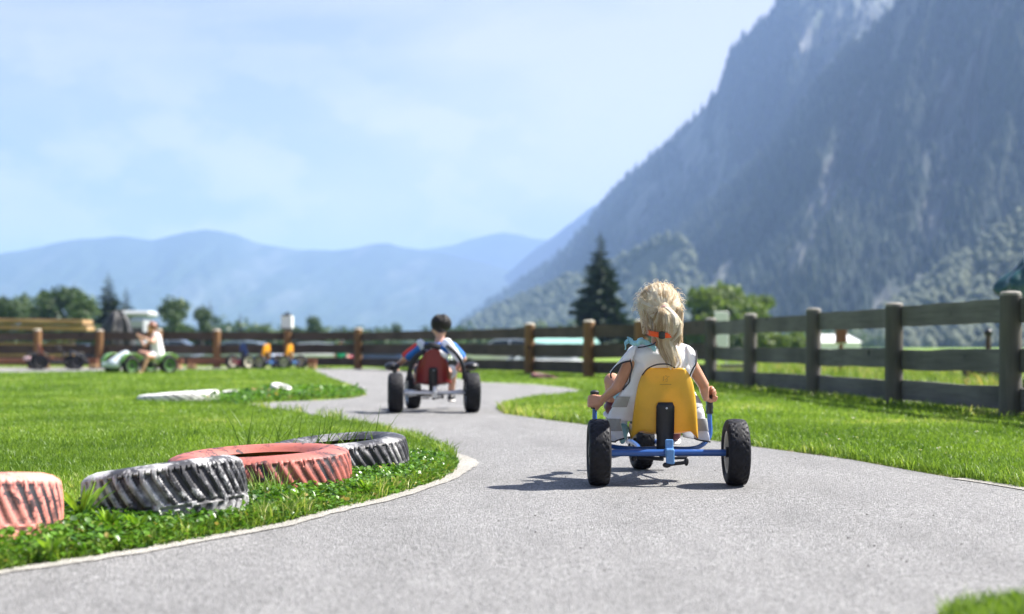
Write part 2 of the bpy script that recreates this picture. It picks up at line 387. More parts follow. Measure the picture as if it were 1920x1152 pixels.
def wob(p, a=.012):
    return [(x+a*mnoise.noise(Vector((x*4, y*4, 1))), y+a*mnoise.noise(Vector((x*4, y*4, 9)))) for x, y in p]
tag(flat_poly('asphalt_track', wob(densify(TRACK)), 0.0, ASP), 'grey asphalt pedal kart track winding between lawns', kind='structure')
tag(flat_poly('asphalt_yard', YARD, -0.004, ASP), 'pale asphalt apron along the far fence', kind='structure')
GRAV = asphalt('gravel', (.22, .2, .18), (.42, .4, .37), (.62, .6, .56))
tag(flat_poly('gravel_path', GPATH, 0.0, GRAV), 'pale gravel path behind the right fence', kind='structure')
# pale concrete kerb strip round the near bend
def catmull(p, n=6):
    o = []; m = len(p)
    for i in range(m-1):
        a, b, c, d = [np.array(p[min(max(k, 0), m-1)], float) for k in (i-1, i, i+1, i+2)]
        for k in range(n):
            u = k/n; o.append(tuple(.5*((2*b)+(-a+c)*u+(2*a-5*b+4*c-d)*u*u+(-a+3*b-3*c+d)*u**3)))
    o.append(tuple(p[-1])); return o
KL = catmull(poly(EDGE_L[:-2]), 5)
def strip(name, pl, wfn, z, mat, side=1):
    vs = []; fs = []; n = len(pl)
    for i, p in enumerate(pl):
        a = Vector(pl[max(i-1, 0)]); b = Vector(pl[min(i+1, n-1)]); t_ = (b-a).normalized(); q = Vector((t_.y, -t_.x))*side
        ww = wfn(i/(n-1)); j = .022*mnoise.noise(Vector((p[0]*9, p[1]*9, 0)))
        vs += [(p[0]-q.x*.05, p[1]-q.y*.05, z), (p[0]+q.x*(ww+j), p[1]+q.y*(ww+j), z)]
    for i in range(n-1): fs.append((2*i, 2*i+1, 2*i+3, 2*i+2))
    mb = MB(); mb.add(vs, fs); o = mb.build(name, mat, smooth=False); me = o.data
    bm = bmesh.new(); bm.from_mesh(me)
    for f in bm.faces:
        f.normal_update()
        if f.normal.z < 0: f.normal_flip()
    bm.to_mesh(me); bm.free(); return o
CONC = asphalt('concrete_kerb', (.24, .22, .19), (.44, .42, .38), (.60, .58, .53))
tag(strip('concrete_kerb', KL, lambda u: .058*(1-max(0, (u-.90)/.10)**2)+.055*math.exp(-((u-.88)/.07)**2), .004, CONC), 'pale concrete edging strip round the inside of the bend', kind='structure')
KR = catmull(poly(EDGE_R[-4:]), 5)
tag(strip('concrete_edging', KR, lambda u: .05, .004, CONC, 1), 'pale concrete edging beside the right lawn', kind='structure')

# ============================================================ grass blades
def clearance(X, Y):       # keep out of the tyres
    k = np.ones(X.shape, bool)
    for (cx, cy, r_) in TYRE_SPOTS: k &= (X-cx)**2+(Y-cy)**2 > (r_*.97)**2
    return k
TYRE_SPOTS = []
def blades(regions, mat, name, label, hue=(0, 1), seed=1, dmin=.015, where=None):
    rng = np.random.default_rng(seed); VV = []; HH = []; n_tot = 0
    for (y0, y1, x0, x1, dens, h0, h1, wd, bend) in regions:
        n = int((y1-y0)*(x1(y1)-x0(y1))*dens)
        yy = rng.uniform(y0, y1, n); xx = rng.uniform(0, 1, n)*(x1(y1)-x0(y1))+x0(y1)
        k = (xx > x0(yy)) & (xx < x1(yy)); xx = xx[k]; yy = yy[k]
        d = road_d(xx, yy); k = (d > dmin+.02*(vnoise(xx*14, yy*14, 5)-.5)) & clearance(xx, yy)
        if where is not None: k &= where(xx, yy, d)
        xx, yy, d = xx[k], yy[k], d[k]; n = len(xx)
        if not n: continue
        clump = fbm(xx*5, yy*5, 3, 11)
        h = rng.uniform(h0, h1, n)*(1+.45*clump)*(1+.35*np.exp(-d/.08)); th = rng.uniform(0, 2*np.pi, n); wv = wd*rng.uniform(.6, 1.3, n)
        lean = rng.uniform(.1, 1, n)*bend*h; la = rng.uniform(0, 2*np.pi, n)
        z = gz(xx, yy, d)-.004; c, s_ = np.cos(th)*wv/2, np.sin(th)*wv/2; lx, ly = np.cos(la)*lean, np.sin(la)*lean
        v = np.zeros((n, 5, 3)); v[:, 0] = np.stack([xx-c, yy-s_, z], -1); v[:, 1] = np.stack([xx+c, yy+s_, z], -1)
        v[:, 2] = np.stack([xx+lx*.35+c*.8, yy+ly*.35+s_*.8, z+h*.6], -1); v[:, 3] = np.stack([xx+lx*.35-c*.8, yy+ly*.35-s_*.8, z+h*.6], -1)
        v[:, 4] = np.stack([xx+lx, yy+ly, z+h*(1-.25*(lean/h)**2)], -1)
        VV.append(v.reshape(-1, 3)); HH.append(np.repeat(np.clip(rng.uniform(hue[0], hue[1], n)+.45*fbm(xx*.8, yy*.8, 4, 21)+.1*clump, 0, 1), 5)); n_tot += n
    V = np.concatenate(VV); b = np.arange(n_tot)*5
    f4 = np.stack([b, b+1, b+2, b+3], -1); f3 = np.stack([b+3, b+2, b+4], -1)
    flat = np.concatenate([f4.ravel(), f3.ravel()]); lt = np.concatenate([np.full(n_tot, 4), np.full(n_tot, 3)])
    o = np_mesh(name, V, flat, lt, mat, attrs={'hue': np.concatenate(HH)}); tag(o, label, 'grass', kind='stuff'); print(name, n_tot); return o
GM = leaf_mat('grass_blade', (.07, .145, .018), (.25, .375, .055), .5, c3=(.55, .54, .22), rough=.45)
GM2 = leaf_mat('meadow_blade', (.09, .17, .02), (.26, .36, .06), .4, c3=(.45, .33, .16), rough=.6)
xl = lambda y: -.37*y-.8; xr = lambda y: .37*y+.9
# ============================================================ mountains
def interp(prof, px):
    xs_ = [p[0] for p in prof]; ys_ = [p[1] for p in prof]; return np.interp(px, xs_, ys_)
def mtn_mat(name, forest, rock, rs=(.006, .006, .0012), thr=(.52, .68), pale=None, fs=.03, ra=1.0):
    t = NT(name); v = t.coord()
    mp = t.n('ShaderNodeMapping'); mp.inputs['Scale'].default_value = rs; mp.inputs['Rotation'].default_value = (0, R(-24), 0)
    t.l(v, mp.inputs[0]); r_ = t.noise(mp.outputs[0], 1.0, 7, .6, .8)
    f = t.noise(v, fs, 6, .7); c = t.mix(f, tuple(x*.45 for x in forest), tuple(x*1.5 for x in forest))
    if pale:
        c = t.mix(t.ramp(t.noise(v, .0045, 6, .65), [(.5, 0), (.62, 1)]), c, t.mix(f, tuple(x*.7 for x in pale), tuple(x*1.2 for x in pale)))
    c = t.mix(t.math('MULTIPLY', t.ramp(r_, [(thr[0]-.2, .35), (thr[1]-.1, 1)]), t.math('MULTIPLY', t.attr('rock'), ra)), c, t.mix(f, tuple(x*.6 for x in rock), tuple(x*1.25 for x in rock)))
    t.col(c); t.set(Roughness=.95); t.b.inputs['Specular IOR Level'].default_value = .1; t.bump(f, .9, 6.0)
    return t.m
RANGE = {}; RK = {}
def mountain(name, label, prof, rc, rf, mat, px0, px1, stp=3, rows=90, p=1.15, amp=.06, seed=1, back=True, rough=.0, gully=.05, z0=-2):
    pxs = np.arange(px0, px1+1, stp, dtype=float); T = np.concatenate([np.linspace(0, 1, rows), 1+np.linspace(.03, .8, 12)])
    PX, TT = np.meshgrid(pxs, T); RC = interp(rc, PX); RF = interp(rf, PX)
    top = 650-interp(prof, PX)+rough*fbm(PX*.05, PX*0, 5, seed+5); Hc = top/FPX*RC
    Tc = np.minimum(TT, 1); bump = np.sin(np.pi*Tc)
    r_ = RF+(RC-RF)*TT
    SX = PX-260*TT; gl = 1-np.abs(fbm(SX*.013, TT*1.6, 5, seed+3))*2
    r_ = r_+(RC-RF)*(amp*fbm(SX*.012, TT*4, 6, seed)+gully*gl)*bump*(TT <= 1)
    h = Hc*np.where(TT <= 1, Tc**p, 1-(TT-1)*1.1)
    h = h+Hc*.035*fbm(PX*.03, TT*9, 5, seed+8)*bump
    Xw = (PX-960)/FPX*r_; Zw = np.where(TT <= 0, z0, h+z0*(1-Tc))+HC*Tc
    V = np.stack([Xw, r_, Zw], -1)
    n1, n2 = len(pxs), len(T); idx = np.arange(n1*n2).reshape(n2, n1)
    f = np.stack([idx[:-1, :-1], idx[:-1, 1:], idx[1:, 1:], idx[1:, :-1]], -1).reshape(-1, 4)
    s_ = PX-260*TT+25*fbm(PX*.006, TT*3, 3, seed+40); rk = ss(fbm(s_*.016, TT*2.6, 5, seed+50, .55)+.25*fbm(PX*.006, TT*1.5, 2, seed+55), .06, .24)*(.35+.65*ss(fbm(PX*.02, TT*5, 3, seed+60), -.25, .15))
    RK[name] = rk
    o = np_mesh(name, V.reshape(-1, 3), f, np.full(len(f), 4), mat, smooth=True, attrs={'rock': rk.ravel()}); tag(o, label, kind='structure')
    RANGE[name] = (V[:rows], pxs); return o
MM = mtn_mat('mountain_forest', (.012, .022, .020), (.17, .17, .165), thr=(.56, .72), pale=(.07, .085, .06))
MB_ = mtn_mat('buttress_forest', (.012, .021, .019), (.16, .16, .155), thr=(.55, .70), pale=(.07, .085, .055))
FH = mtn_mat('foothill_wood', (.025, .037, .022), (.085, .10, .07), thr=(.5, .8), pale=(.07, .085, .055), fs=.05)
FM = mtn_mat('far_forest', (.035, .05, .035), (.10, .11, .10), rs=(.001, .001, .0006), thr=(.6, .75), fs=.006)
BIG = [(860, 612), (870, 605), (900, 582), (960, 541), (1010, 508), (1060, 470), (1100, 425), (1120, 395), (1135, 377), (1155, 352), (1185, 325), (1215, 300), (1240, 280), (1262, 262), (1290, 235), (1312, 212), (1332, 190), (1348, 168),
       (1356, 145), (1362, 118), (1370, 98), (1390, 76), (1415, 52), (1440, 28), (1465, 2), (1500, -45), (1560, -62), (1800, -70), (2700, -75)]
BUT = [(1080, 640), (1120, 575), (1170, 545), (1230, 490), (1262, 440), (1300, 405), (1370, 345), (1420, 300), (1460, 262), (1500, 200), (1550, 130), (1600, 80), (1650, 40), (1690, -5), (1760, -90), (1900, -220), (2300, -360), (2700, -400)]
SPUR = [(840, 640), (870, 592), (895, 563), (930, 532), (965, 500), (1000, 470), (1040, 442), (1075, 415), (1105, 392), (1135, 374), (1200, 345), (1300, 300), (1400, 280)]
FAR = [(-900, 500), (-400, 470), (-200, 488), (-60, 485), (0, 476), (60, 466), (110, 455), (150, 449), (190, 446), (230, 443), (262, 448), (288, 451), (320, 442), (350, 435), (385, 431), (415, 433), (445, 442), (480, 455), (520, 464), (560, 468),
       (600, 468), (635, 471), (665, 464), (700, 457), (725, 457), (750, 464), (790, 470), (830, 474), (900, 490), (1000, 520), (1200, 560), (1500, 600)]
FAR2 = [(500, 560), (640, 520), (760, 478), (800, 467), (850, 460), (880, 449), (920, 440), (945, 436), (975, 440), (1000, 448), (1040, 452), (1100, 470), (1300, 500)]
LOW = [(840, 640), (865, 615), (900, 596), (940, 578), (980, 560), (1020, 545), (1060, 528), (1100, 520), (1140, 505), (1180, 480), (1215, 462), (1250, 450), (1278, 452), (1295, 475), (1310, 520), (1330, 560), (1370, 590), (1420, 620), (1500, 648)]
LOW2 = [(1560, 640), (1640, 600), (1690, 570), (1720, 545), (1760, 515), (1800, 490), (1835, 470), (1870, 440), (1900, 415), (1930, 395), (2000, 350), (2300, 250)]
mountain('mountain', 'steep forested mountain face with pale rock gullies filling the right', BIG, [(860, 3600), (1150, 2900), (1465, 2400), (1900, 2100), (2700, 1900)], [(860, 2500), (1200, 1500), (1600, 900), (2700, 700)], MM, 862, 2700, 3, 130, 1.2, .08, 3, rough=3, gully=.06)
mountain('mountain_buttress', 'darker forested buttress in front of the big mountain', BUT, [(1080, 2000), (1400, 1750), (1900, 1450), (2700, 1350)], [(1080, 1100), (1500, 800), (2700, 600)], MB_, 1082, 2700, 3, 130, 1.2, .09, 7, rough=4, gully=.07)
mountain('spur', 'hazy blue spur behind the big mountain', SPUR, [(840, 6000), (1400, 5000)], [(840, 5000), (1400, 4000)], FM, 842, 1400, 4, 40, 1.1, .05, 11, rough=2)
mountain('far_ridge', 'long rounded blue ridge across the valley', FAR, [(-900, 5600), (1500, 6300)], [(-900, 3800), (1500, 4200)], FM, -700, 1500, 5, 60, 1.1, .05, 13, rough=2)
mountain('farthest_ridge', 'palest ridge behind the valley mouth', FAR2, [(500, 8000), (1300, 8000)], [(500, 7400), (1300, 7400)], FM, 500, 1300, 6, 30, 1.1, .04, 17, rough=1)
mountain('foothill', 'lighter wooded foothill beneath the mountain on the left', LOW, [(840, 1900), (1500, 1100)], [(840, 1500), (1500, 800)], FH, 842, 1500, 3, 50, 1.1, .06, 19, rough=5)
mountain('wooded_slope', 'pale wooded slope rising at the right edge', LOW2, [(1560, 900), (2300, 800)], [(1560, 600), (2300, 500)], FH, 1562, 2300, 3, 60, 1.1, .06, 23, rough=6)
# forest on the slopes: conifer crowns standing on the terrain
def forest(name, label, src, n, hmin, hmax, mat, seed, tmin=.0, crest=0, wide=.2, blob=False):
    V, pxs = RANGE[src]; rng = np.random.default_rng(seed); r_, c = V.shape[:2]
    i = (rng.uniform(tmin, 1, n)*(r_-2)).astype(int)
    if crest: i[:crest] = r_-2-rng.integers(0, 3, crest)
    fi = rng.uniform(0, 1, n); j = rng.integers(0, c-1, n); fj = rng.uniform(0, 1, n)
    b = V[i, j]*(1-fi)[:, None]*(1-fj)[:, None]+V[i+1, j]*fi[:, None]*(1-fj)[:, None]+V[i, j+1]*(1-fi)[:, None]*fj[:, None]+V[i+1, j+1]*fi[:, None]*fj[:, None]
    clus = vnoise(b[:, 0]*.006, b[:, 2]*.012, seed); keep = ((rng.uniform(0, 1, n) < .2+clus*1.0) & (rng.uniform(0, 1, n) > RK[src][i, j]*1.15)) | (np.arange(n) < crest); b = b[keep]; n = len(b)
    h = rng.uniform(hmin, hmax, n); wd = h*wide*rng.uniform(.7, 1.2, n); K = 6; a0 = rng.uniform(0, 6.28, n)
    prof = [(1.0, .0), (.72, .35), (.35, .7), (.0, 1.0)] if not blob else [(.6, .0), (1.0, .35), (.75, .75), (.0, 1.0)]
    vs = np.zeros((n, 3*K+1, 3))
    for q, (pr, ph) in enumerate(prof[:3]):
        for k in range(K):
            a = a0+k*2*np.pi/K+q*.5; rr = wd*pr*rng.uniform(.7, 1.25, n)
            vs[:, q*K+k] = np.stack([b[:, 0]+np.cos(a)*rr, b[:, 1]+np.sin(a)*rr, b[:, 2]-1.5+h*ph], -1)
    vs[:, 3*K] = np.stack([b[:, 0], b[:, 1], b[:, 2]-1.5+h], -1)
    base = np.arange(n)*(3*K+1); q4 = []; q3 = []
    for q in range(2):
        for k in range(K): q4.append(np.stack([base+q*K+k, base+q*K+(k+1) % K, base+(q+1)*K+(k+1) % K, base+(q+1)*K+k], -1))
    for k in range(K): q3.append(np.stack([base+2*K+k, base+2*K+(k+1) % K, base+3*K], -1))
    q4 = np.concatenate(q4); q3 = np.concatenate(q3)
    hue = np.repeat(rng.uniform(0, 1, n), 3*K+1)
    o = np_mesh(name, vs.reshape(-1, 3), np.concatenate([q4.ravel(), q3.ravel()]), np.concatenate([np.full(len(q4), 4), np.full(len(q3), 3)]), mat, attrs={'hue': hue}, smooth=True)
    tag(o, label, 'forest', kind='stuff')
FC = leaf_mat('far_conifer', (.005, .013, .010), (.022, .038, .024), .0, rough=.9)
FB_ = leaf_mat('far_broadleaf', (.022, .033, .017), (.09, .105, .062), .0, rough=.9)
forest('mountain_forest', 'dark conifers covering the big mountain', 'mountain', 26000, 10, 22, FC, 31, crest=900)
forest('buttress_forest', 'dark conifers covering the nearer buttress', 'mountain_buttress', 24000, 8, 17, FC, 32, crest=300)
forest('foothill_forest', 'pale broadleaf wood on the left foothill', 'foothill', 5000, 7, 14, FB_, 33, crest=200, wide=.4, blob=True)
forest('slope_forest', 'pale broadleaf wood on the slope at the right edge', 'wooded_slope', 5000, 5, 10, FB_, 34, crest=200, wide=.4, blob=True)
# ============================================================ fences
WD = wood_mat('weathered_plank', (.046, .042, .038), (.25, .235, .215), 'X', 1.0)
WDB = wood_mat('brown_plank', (.04, .03, .022), (.14, .105, .08), 'X', 1.0)
WP = wood_mat('weathered_log', (.045, .042, .036), (.18, .168, .148), 'Z', 1.0)
WPB = wood_mat('tan_log', (.11, .055, .022), (.36, .20, .09), 'Z', 1.0)
END = pm('log_end', (.62, .56, .46), .8, var=.25, scale=30)
ENDG = pm('grey_log_end', (.24, .225, .20), .8, var=.4, scale=30)
def fence(name, label, pts, pm_, rm, endm, rr, rails, th, H, group=None, side=1, skip_first=False):
    o = thing(name, label, 'fence', (pts[0][0], pts[0][1], 0))
    ox, oy = pts[0]
    for i, (x, y) in enumerate(pts):
        if skip_first and i == 0: continue
        mb = MB(); n = 14; h = H*(1+.012*math.sin(i*2.3)); sl_ = .05*math.sin(i*1.7+1)
        zs = [-.25, .0, .3, .6, .9, h-.05]
        prof = [(rr*(1.06-.06*k/5), z) for k, z in enumerate(zs)]
        mb.lathe(prof+[(rr*.98, h-.02)], n)
        p = mb.build('post', pm_, o); p.location = (x-ox, y-oy, 0); p.rotation_euler = (R(.8*math.sin(i*3)), R(.8*math.cos(i*5)), i*1.1)
        c = MB(); c.lathe([(rr*.985, h-.02), (rr*.97, h+.004), (rr*.8, h+.018), (rr*.3, h+.024)], n); c.build('post_end', endm, p)
    for i in range(len(pts)-1):
        a = Vector(pts[i]+(0,)); b = Vector(pts[i+1]+(0,)); d = (b-a); ln = d.length; ang = math.atan2(d.y, d.x); nrm = Vector((d.y, -d.x, 0)).normalized()*side
        for (z0, z1) in rails:
            hh = z1-z0; jz = .012*math.sin(i*7+z0*9); mb = MB(); ns = 10; L_ = ln+.02
            vs = []
            for k in range(ns+1):
                u = -L_/2+L_*k/ns; wz = .012*mnoise.noise(Vector((u*1.4, i*3.3, z0*5)))
                for (yy, zz) in ((-th/2, -hh/2), (th/2, -hh/2), (th/2, hh/2), (-th/2, hh/2)): vs.append((u, yy, zz+wz+(.006*mnoise.noise(Vector((u*6, i, zz*3))))))
            fs = [(3, 2, 1, 0), tuple(ns*4+q for q in range(4))]
            for k in range(ns):
                for q in range(4): fs.append((k*4+q, k*4+(q+1) % 4, k*4+4+(q+1) % 4, k*4+4+q))
            mb.add(vs, fs); r_ = mb.build('rail', rm, o, smooth=False)
            m_ = (a+b)/2+nrm*(rr*.75); r_.location = (m_.x-ox, m_.y-oy, (z0+z1)/2+jz); r_.rotation_euler = (0, R(.35*math.sin(i*5+z0*8)), ang)
    return o
RAILS = [(.085, .305), (.46, .68), (.92, 1.145)]
fence('plank_fence', 'weathered grey three-rail plank fence running along the right lawn', FR, WP, WD, ENDG, .10, RAILS, .05, 1.185)
fence('plank_fence', 'dark brown plank fence with pale-topped tan posts closing off the far side', FB, WPB, WDB, END, .125, [(.10, .37), (.46, .76), (.90, 1.16)], .05, 1.24, skip_first=True)
# ============================================================ tyres
def tyre_arrays(Rr, W, nt=300, bead=.62, lugs=26, depth=.011, slant=.55, split=-.35, rim_r=None, style='truck'):
    prof = []; hw = W/2
    # (radius, axial, v) from lower bead over the tread to upper bead
    side = [(bead, .80, 0), (bead+.03, .92, 0), (bead+.10, 1.02, 0), (.78, 1.06, 0), (.88, 1.0, 0), (.945, .90, 0)]
    tread = [(-.84+.084*k) for k in range(21)]
    prof += [(a*Rr, -b*hw, -9) for a, b, _ in side]
    prof += [(Rr*(1-.045*abs(v)**2.5), v*hw*.98, v/.84) for v in tread]
    prof += [(a*Rr, b*hw, 9) for a, b, _ in reversed(side)]
    prof += [(Rr*(bead-.02), hw*.76, 9), (Rr*(bead+.09), hw*.7, 9), (Rr*.9, hw*.55, 9), (Rr*.93, 0, 9), (Rr*.9, -hw*.55, 9), (Rr*(bead+.09), -hw*.7, 9), (Rr*(bead-.02), -hw*.76, 9)]
    prof = np.array(prof); m = len(prof); th = np.arange(nt)*2*np.pi/nt
    TH, PR = np.meshgrid(th, prof[:, 0]); Zp = np.repeat(prof[:, 1][:, None], nt, 1); VV = np.repeat(prof[:, 2][:, None], nt, 1)
    if style == 'truck':
        jit = .55*np.interp(np.mod(TH*lugs/6.2832, lugs), np.arange(lugs+1), np.random.default_rng(lugs).normal(size=lugs+1))*.6
        u = VV-split+.02*np.sin(TH*7); ph = TH*lugs+jit+np.where(u > 0, slant*8*u**.8, slant*9*np.abs(u)**.9)
        sinv = np.sin(ph); groove = ss(sinv, -.3, .3)*ss(np.abs(u), .05, .12)*(np.abs(VV) < .93)
        sipe = ss(np.sin(TH*lugs*2.3+.5), .7, .9)*(VV > .72)*(VV < 1.01); groove = np.maximum(groove, sipe)
        groove = np.maximum(groove, (np.abs(u) < .045)*1.0)
        groove = np.where(np.abs(VV) > 5, 0, groove)
    else:
        row = np.floor((VV+1)*2.5); ph = TH*lugs+row*2.1+VV*2
        groove = ss(np.sin(ph), .35, .75)*(np.abs(VV) < 1.3)*(np.abs(VV) > .35)
        groove = np.maximum(groove, .7*ss(np.sin(TH*lugs+VV*5), .75, .95)*(np.abs(VV) <= .35))
        groove = np.where(np.abs(VV) > 5, 0, groove)
    Rd = PR-depth*groove
    V = np.stack([Rd*np.cos(TH), Rd*np.sin(TH), Zp], -1)
    idx = np.arange(m*nt).reshape(m, nt); nx_ = np.roll(idx, -1, 0); f = np.stack([idx, np.roll(idx, -1, 1), np.roll(nx_, -1, 1), nx_], -1).reshape(-1, 4)
    return V.reshape(-1, 3), f, groove.ravel()
def paint_mat(name, paint, worn, wear=.5, gb=(.30, .62)):
    t = NT(name); v = t.coord(); g = t.attr('groove')
    n = t.noise(v, 9, 7, .7, .3); n2 = t.noise(v, 2.6, 4, .6); fine = t.noise(v, 55, 5, .7)
    chips = t.ramp(t.math('ADD', t.math('MULTIPLY', n, .7), t.math('MULTIPLY', fine, .3)), [(.54-.09*wear, 0), (.58-.06*wear, 1)])
    patch = t.ramp(n2, [(.5-.12*wear, 0), (.62-.1*wear, 1)])
    pc = t.mix(n, tuple(x*.78 for x in paint), paint)
    worn_c = t.mix(fine, tuple(x*.75 for x in worn), tuple(min(1, x*1.2) for x in worn))
    a = t.math('MULTIPLY', chips, patch)
    pc = t.mix(t.math('MULTIPLY', t.ramp(n2, [(.35, 0), (.5, .55)]), wear), pc, worn_c)
    black = t.mix(fine, (.010, .010, .014), (.035, .035, .042))
    gr = t.math('MULTIPLY', t.ramp(g, [(.35, 0), (.7, 1)]), t.ramp(t.noise(v, 4.5, 5, .65), [(gb[0], .12), (gb[1], 1)]))
    c = t.mix(t.math('MAXIMUM', t.math('MULTIPLY', a, .95), gr), pc, black)
    c = t.mix(t.ramp(t.noise(v, 20, 5, .7), [(.6, 0), (.75, .35)]), c, (.12, .09, .06))
    t.col(c); t.set(Roughness=.55); t.b.inputs['Specular IOR Level'].default_value = .4; t.bump(t.math('ADD', n, fine), .35, .004)
    return t.m
PW = paint_mat('white_paint_on_rubber', (.80, .79, .76), (.24, .24, .27), 1.0, (.30, .48))
PW2 = paint_mat('white_paint_on_rubber_far', (.80, .79, .76), (.55, .54, .52), .3)
PPK = paint_mat('pink_paint_on_rubber', (.80, .30, .24), (.62, .22, .19), .25, (.40, .60))
PRD = paint_mat('red_paint_on_rubber', (.46, .135, .10), (.30, .10, .09), .5, (.32, .56))
PWD = paint_mat('worn_white_paint', (.55, .54, .53), (.13, .13, .15), 1.5, (.2, .4))
def ground_tyre(label, px_l, px_r, py_b, Rr, W, mat, tilt=(0, 0), sink=.03, lugs=24, slant=.5, depth=.011, spin=0, nt=420):
    Y = (HC-.03)*FPX/(py_b-650)+Rr; cx = ((px_l+px_r)/2-960)/FPX*(Y-.2*Rr)
    V, f, g = tyre_arrays(Rr, W, nt=nt, lugs=lugs, slant=slant, depth=depth)
    o = np_mesh('painted_tyre', V, f, np.full(len(f), 4), mat, attrs={'groove': g}, smooth=True); o.data.set_sharp_from_angle(angle=R(40))
    o.rotation_euler = (R(tilt[0]), R(tilt[1]), R(spin)); o.location = (cx, Y, W*.53-sink)
    TYRE_SPOTS.append((cx, Y, Rr)); tag(o, label, 'tyre', 'painted tyres lining the bend')
    return o
ground_tyre('salmon pink painted tyre cut by the left edge of the photo', -250, 97, 1028, .33, .285, PPK, (-6, -1), .055, 40, .95, .006)
ground_tyre('white painted tyre with black worn-through tread beside the pink tyre', 140, 467, 982, .325, .255, PW, (-6, -6.5), .040, 38, .95, .013, spin=20)
ground_tyre('brick red painted tyre with open hollow centre between two white tyres', 300, 662, 930, .44, .235, PRD, (-1, -2.5), .045, 48, .9, .007, spin=50)
ground_tyre('black and white chipped tyre last in the row at the bend tip', 478, 774, 893, .40, .225, PWD, (-4, -3), .04, 48, .9, .008, spin=80)
ground_tyre('big white weathered tyre lying in the far lawn', 256, 406, 755, .50, .13, PW2, (0, -4), .0, 30, .9, .004, nt=200)
ground_tyre('small half sunk white tyre at the right end of the far row', 503, 547, 742, .15, .16, PW2, (10, 14), .0, 20, .5, .006, nt=160)
ground_tyre('small pale red tyre sunk in weeds left of the half sunk white one', 468, 507, 741, .15, .10, PRD, (4, 4), .0, 20, .5, .006, nt=160)
ground_tyre('small grey tyre almost hidden by weeds beside the big white one', 416, 444, 742, .11, .11, PW2, (4, -6), .02, 20, .5, .006, nt=160)
ground_tyre('dark red tyre lying in the grass under the far fence', 1000, 1043, 712, .30, .13, paint_mat('dull_red_paint', (.15, .05, .04), (.08, .04, .035), .5), (8, 12), .03, 20, .5, .006, nt=160)
# ============================================================ karts
RUB = pm('tyre_rubber', (.011, .011, .014), .62, var=.35, scale=30, bump=.25, bs=200, bd=.002, spec=.25)
DUSTY = pm('dusty_rubber', (.05, .05, .055), .8, var=.4, scale=25, bump=.3, bs=150)
BLUE = pm('blue_enamel', (.018, .085, .30), .32, var=.15, scale=14, bump=.03, coat=.3)
BLUEL = pm('worn_blue_enamel', (.10, .25, .50), .35, var=.3, scale=30, bump=.05)
BLK = pm('black_plastic', (.012, .012, .014), .42, var=.2)
BLKM = pm('black_steel', (.02, .02, .023), .4, metal=.3)
SILV = pm('silver_steel', (.55, .56, .58), .3, metal=.9, var=.15)
CREAM = pm('cream_rim', (.62, .58, .48), .45, var=.15)
def plastic(name, c, sss=.0, trans=.18):
    t = NT(name); v = t.coord(); n = t.noise(v, 7, 5, .6); f = t.noise(v, 38, 6, .75)
    cc = t.mix(t.ramp(n, [(.3, 0), (.75, 1)]), tuple(x*.82 for x in c), c); cc = t.mix(t.ramp(f, [(.56, 0), (.75, .35)]), cc, tuple(x*.62 for x in c))
    t.col(cc); t.set(Roughness=.38, Coat_Weight=.15); t.l(t.ramp(f, [(.3, .32), (.7, .5)]), t.b.inputs['Roughness'])
    tr = t.n('ShaderNodeBsdfTranslucent'); t.l(cc, tr.inputs[0]); m = t.n('ShaderNodeMixShader', _Fac=trans)
    t.l(t.b.outputs[0], m.inputs[1]); t.l(tr.outputs[0], m.inputs[2]); t.l(m.outputs[0], t.out.inputs[0]); t.bump(n, .08, .004)
    return t.m
YEL = plastic('yellow_plastic', (.88, .55, .055), trans=.36); YELD = plastic('yellow_edge', (.85, .50, .05))
ORG = plastic('orange_yellow_plastic', (.85, .38, .02)); MAROON = plastic('maroon_plastic', (.22, .012, .014), trans=.08)
def wheel(parent, x, y, r, W, lugs, rubber, rimm, steer=0, nt=144, rimr=.62, tread='kart', camber=0):
    V, f, g = tyre_arrays(r, W, nt=nt, bead=rimr, lugs=lugs, depth=.0042*r/.17, style=tread)
    hb = MB(); hb.lathe([(.001, -W*.5), (r*.16, -W*.5), (r*.16, W*.5), (.001, W*.5)], 16)
    h = hb.build('wheel', BLKM, parent); h.location = (x, y, r); h.rotation_euler = (0, R(90+camber), R(steer))
    t_ = np_mesh('tyre', V, f, np.full(len(f), 4), rubber, h, attrs={'groove': g}, smooth=True); t_.data.set_sharp_from_angle(angle=R(38))
    q = MB(); a = rimr*r
    prof = [(r*.15, W*.12), (a*.45, W*.10), (a*.55, W*.2), (a*.85, W*.18), (a*.9, W*.40), (a*1.03, W*.43), (a*1.03, W*.38), (a*.94, W*.3), (a*.9, 0), (a*.94, -W*.3), (a*1.03, -W*.38), (a*1.03, -W*.43), (a*.9, -W*.40), (a*.85, -W*.05), (a*.55, -W*.02), (a*.45, -W*.1), (r*.15, -W*.12)]
    q.lathe(prof, 32, closed=True); q.build('rim', rimm, h)
    return h
def bez(pts, n=8): return [Vector(p) for p in catmull(pts, n)]
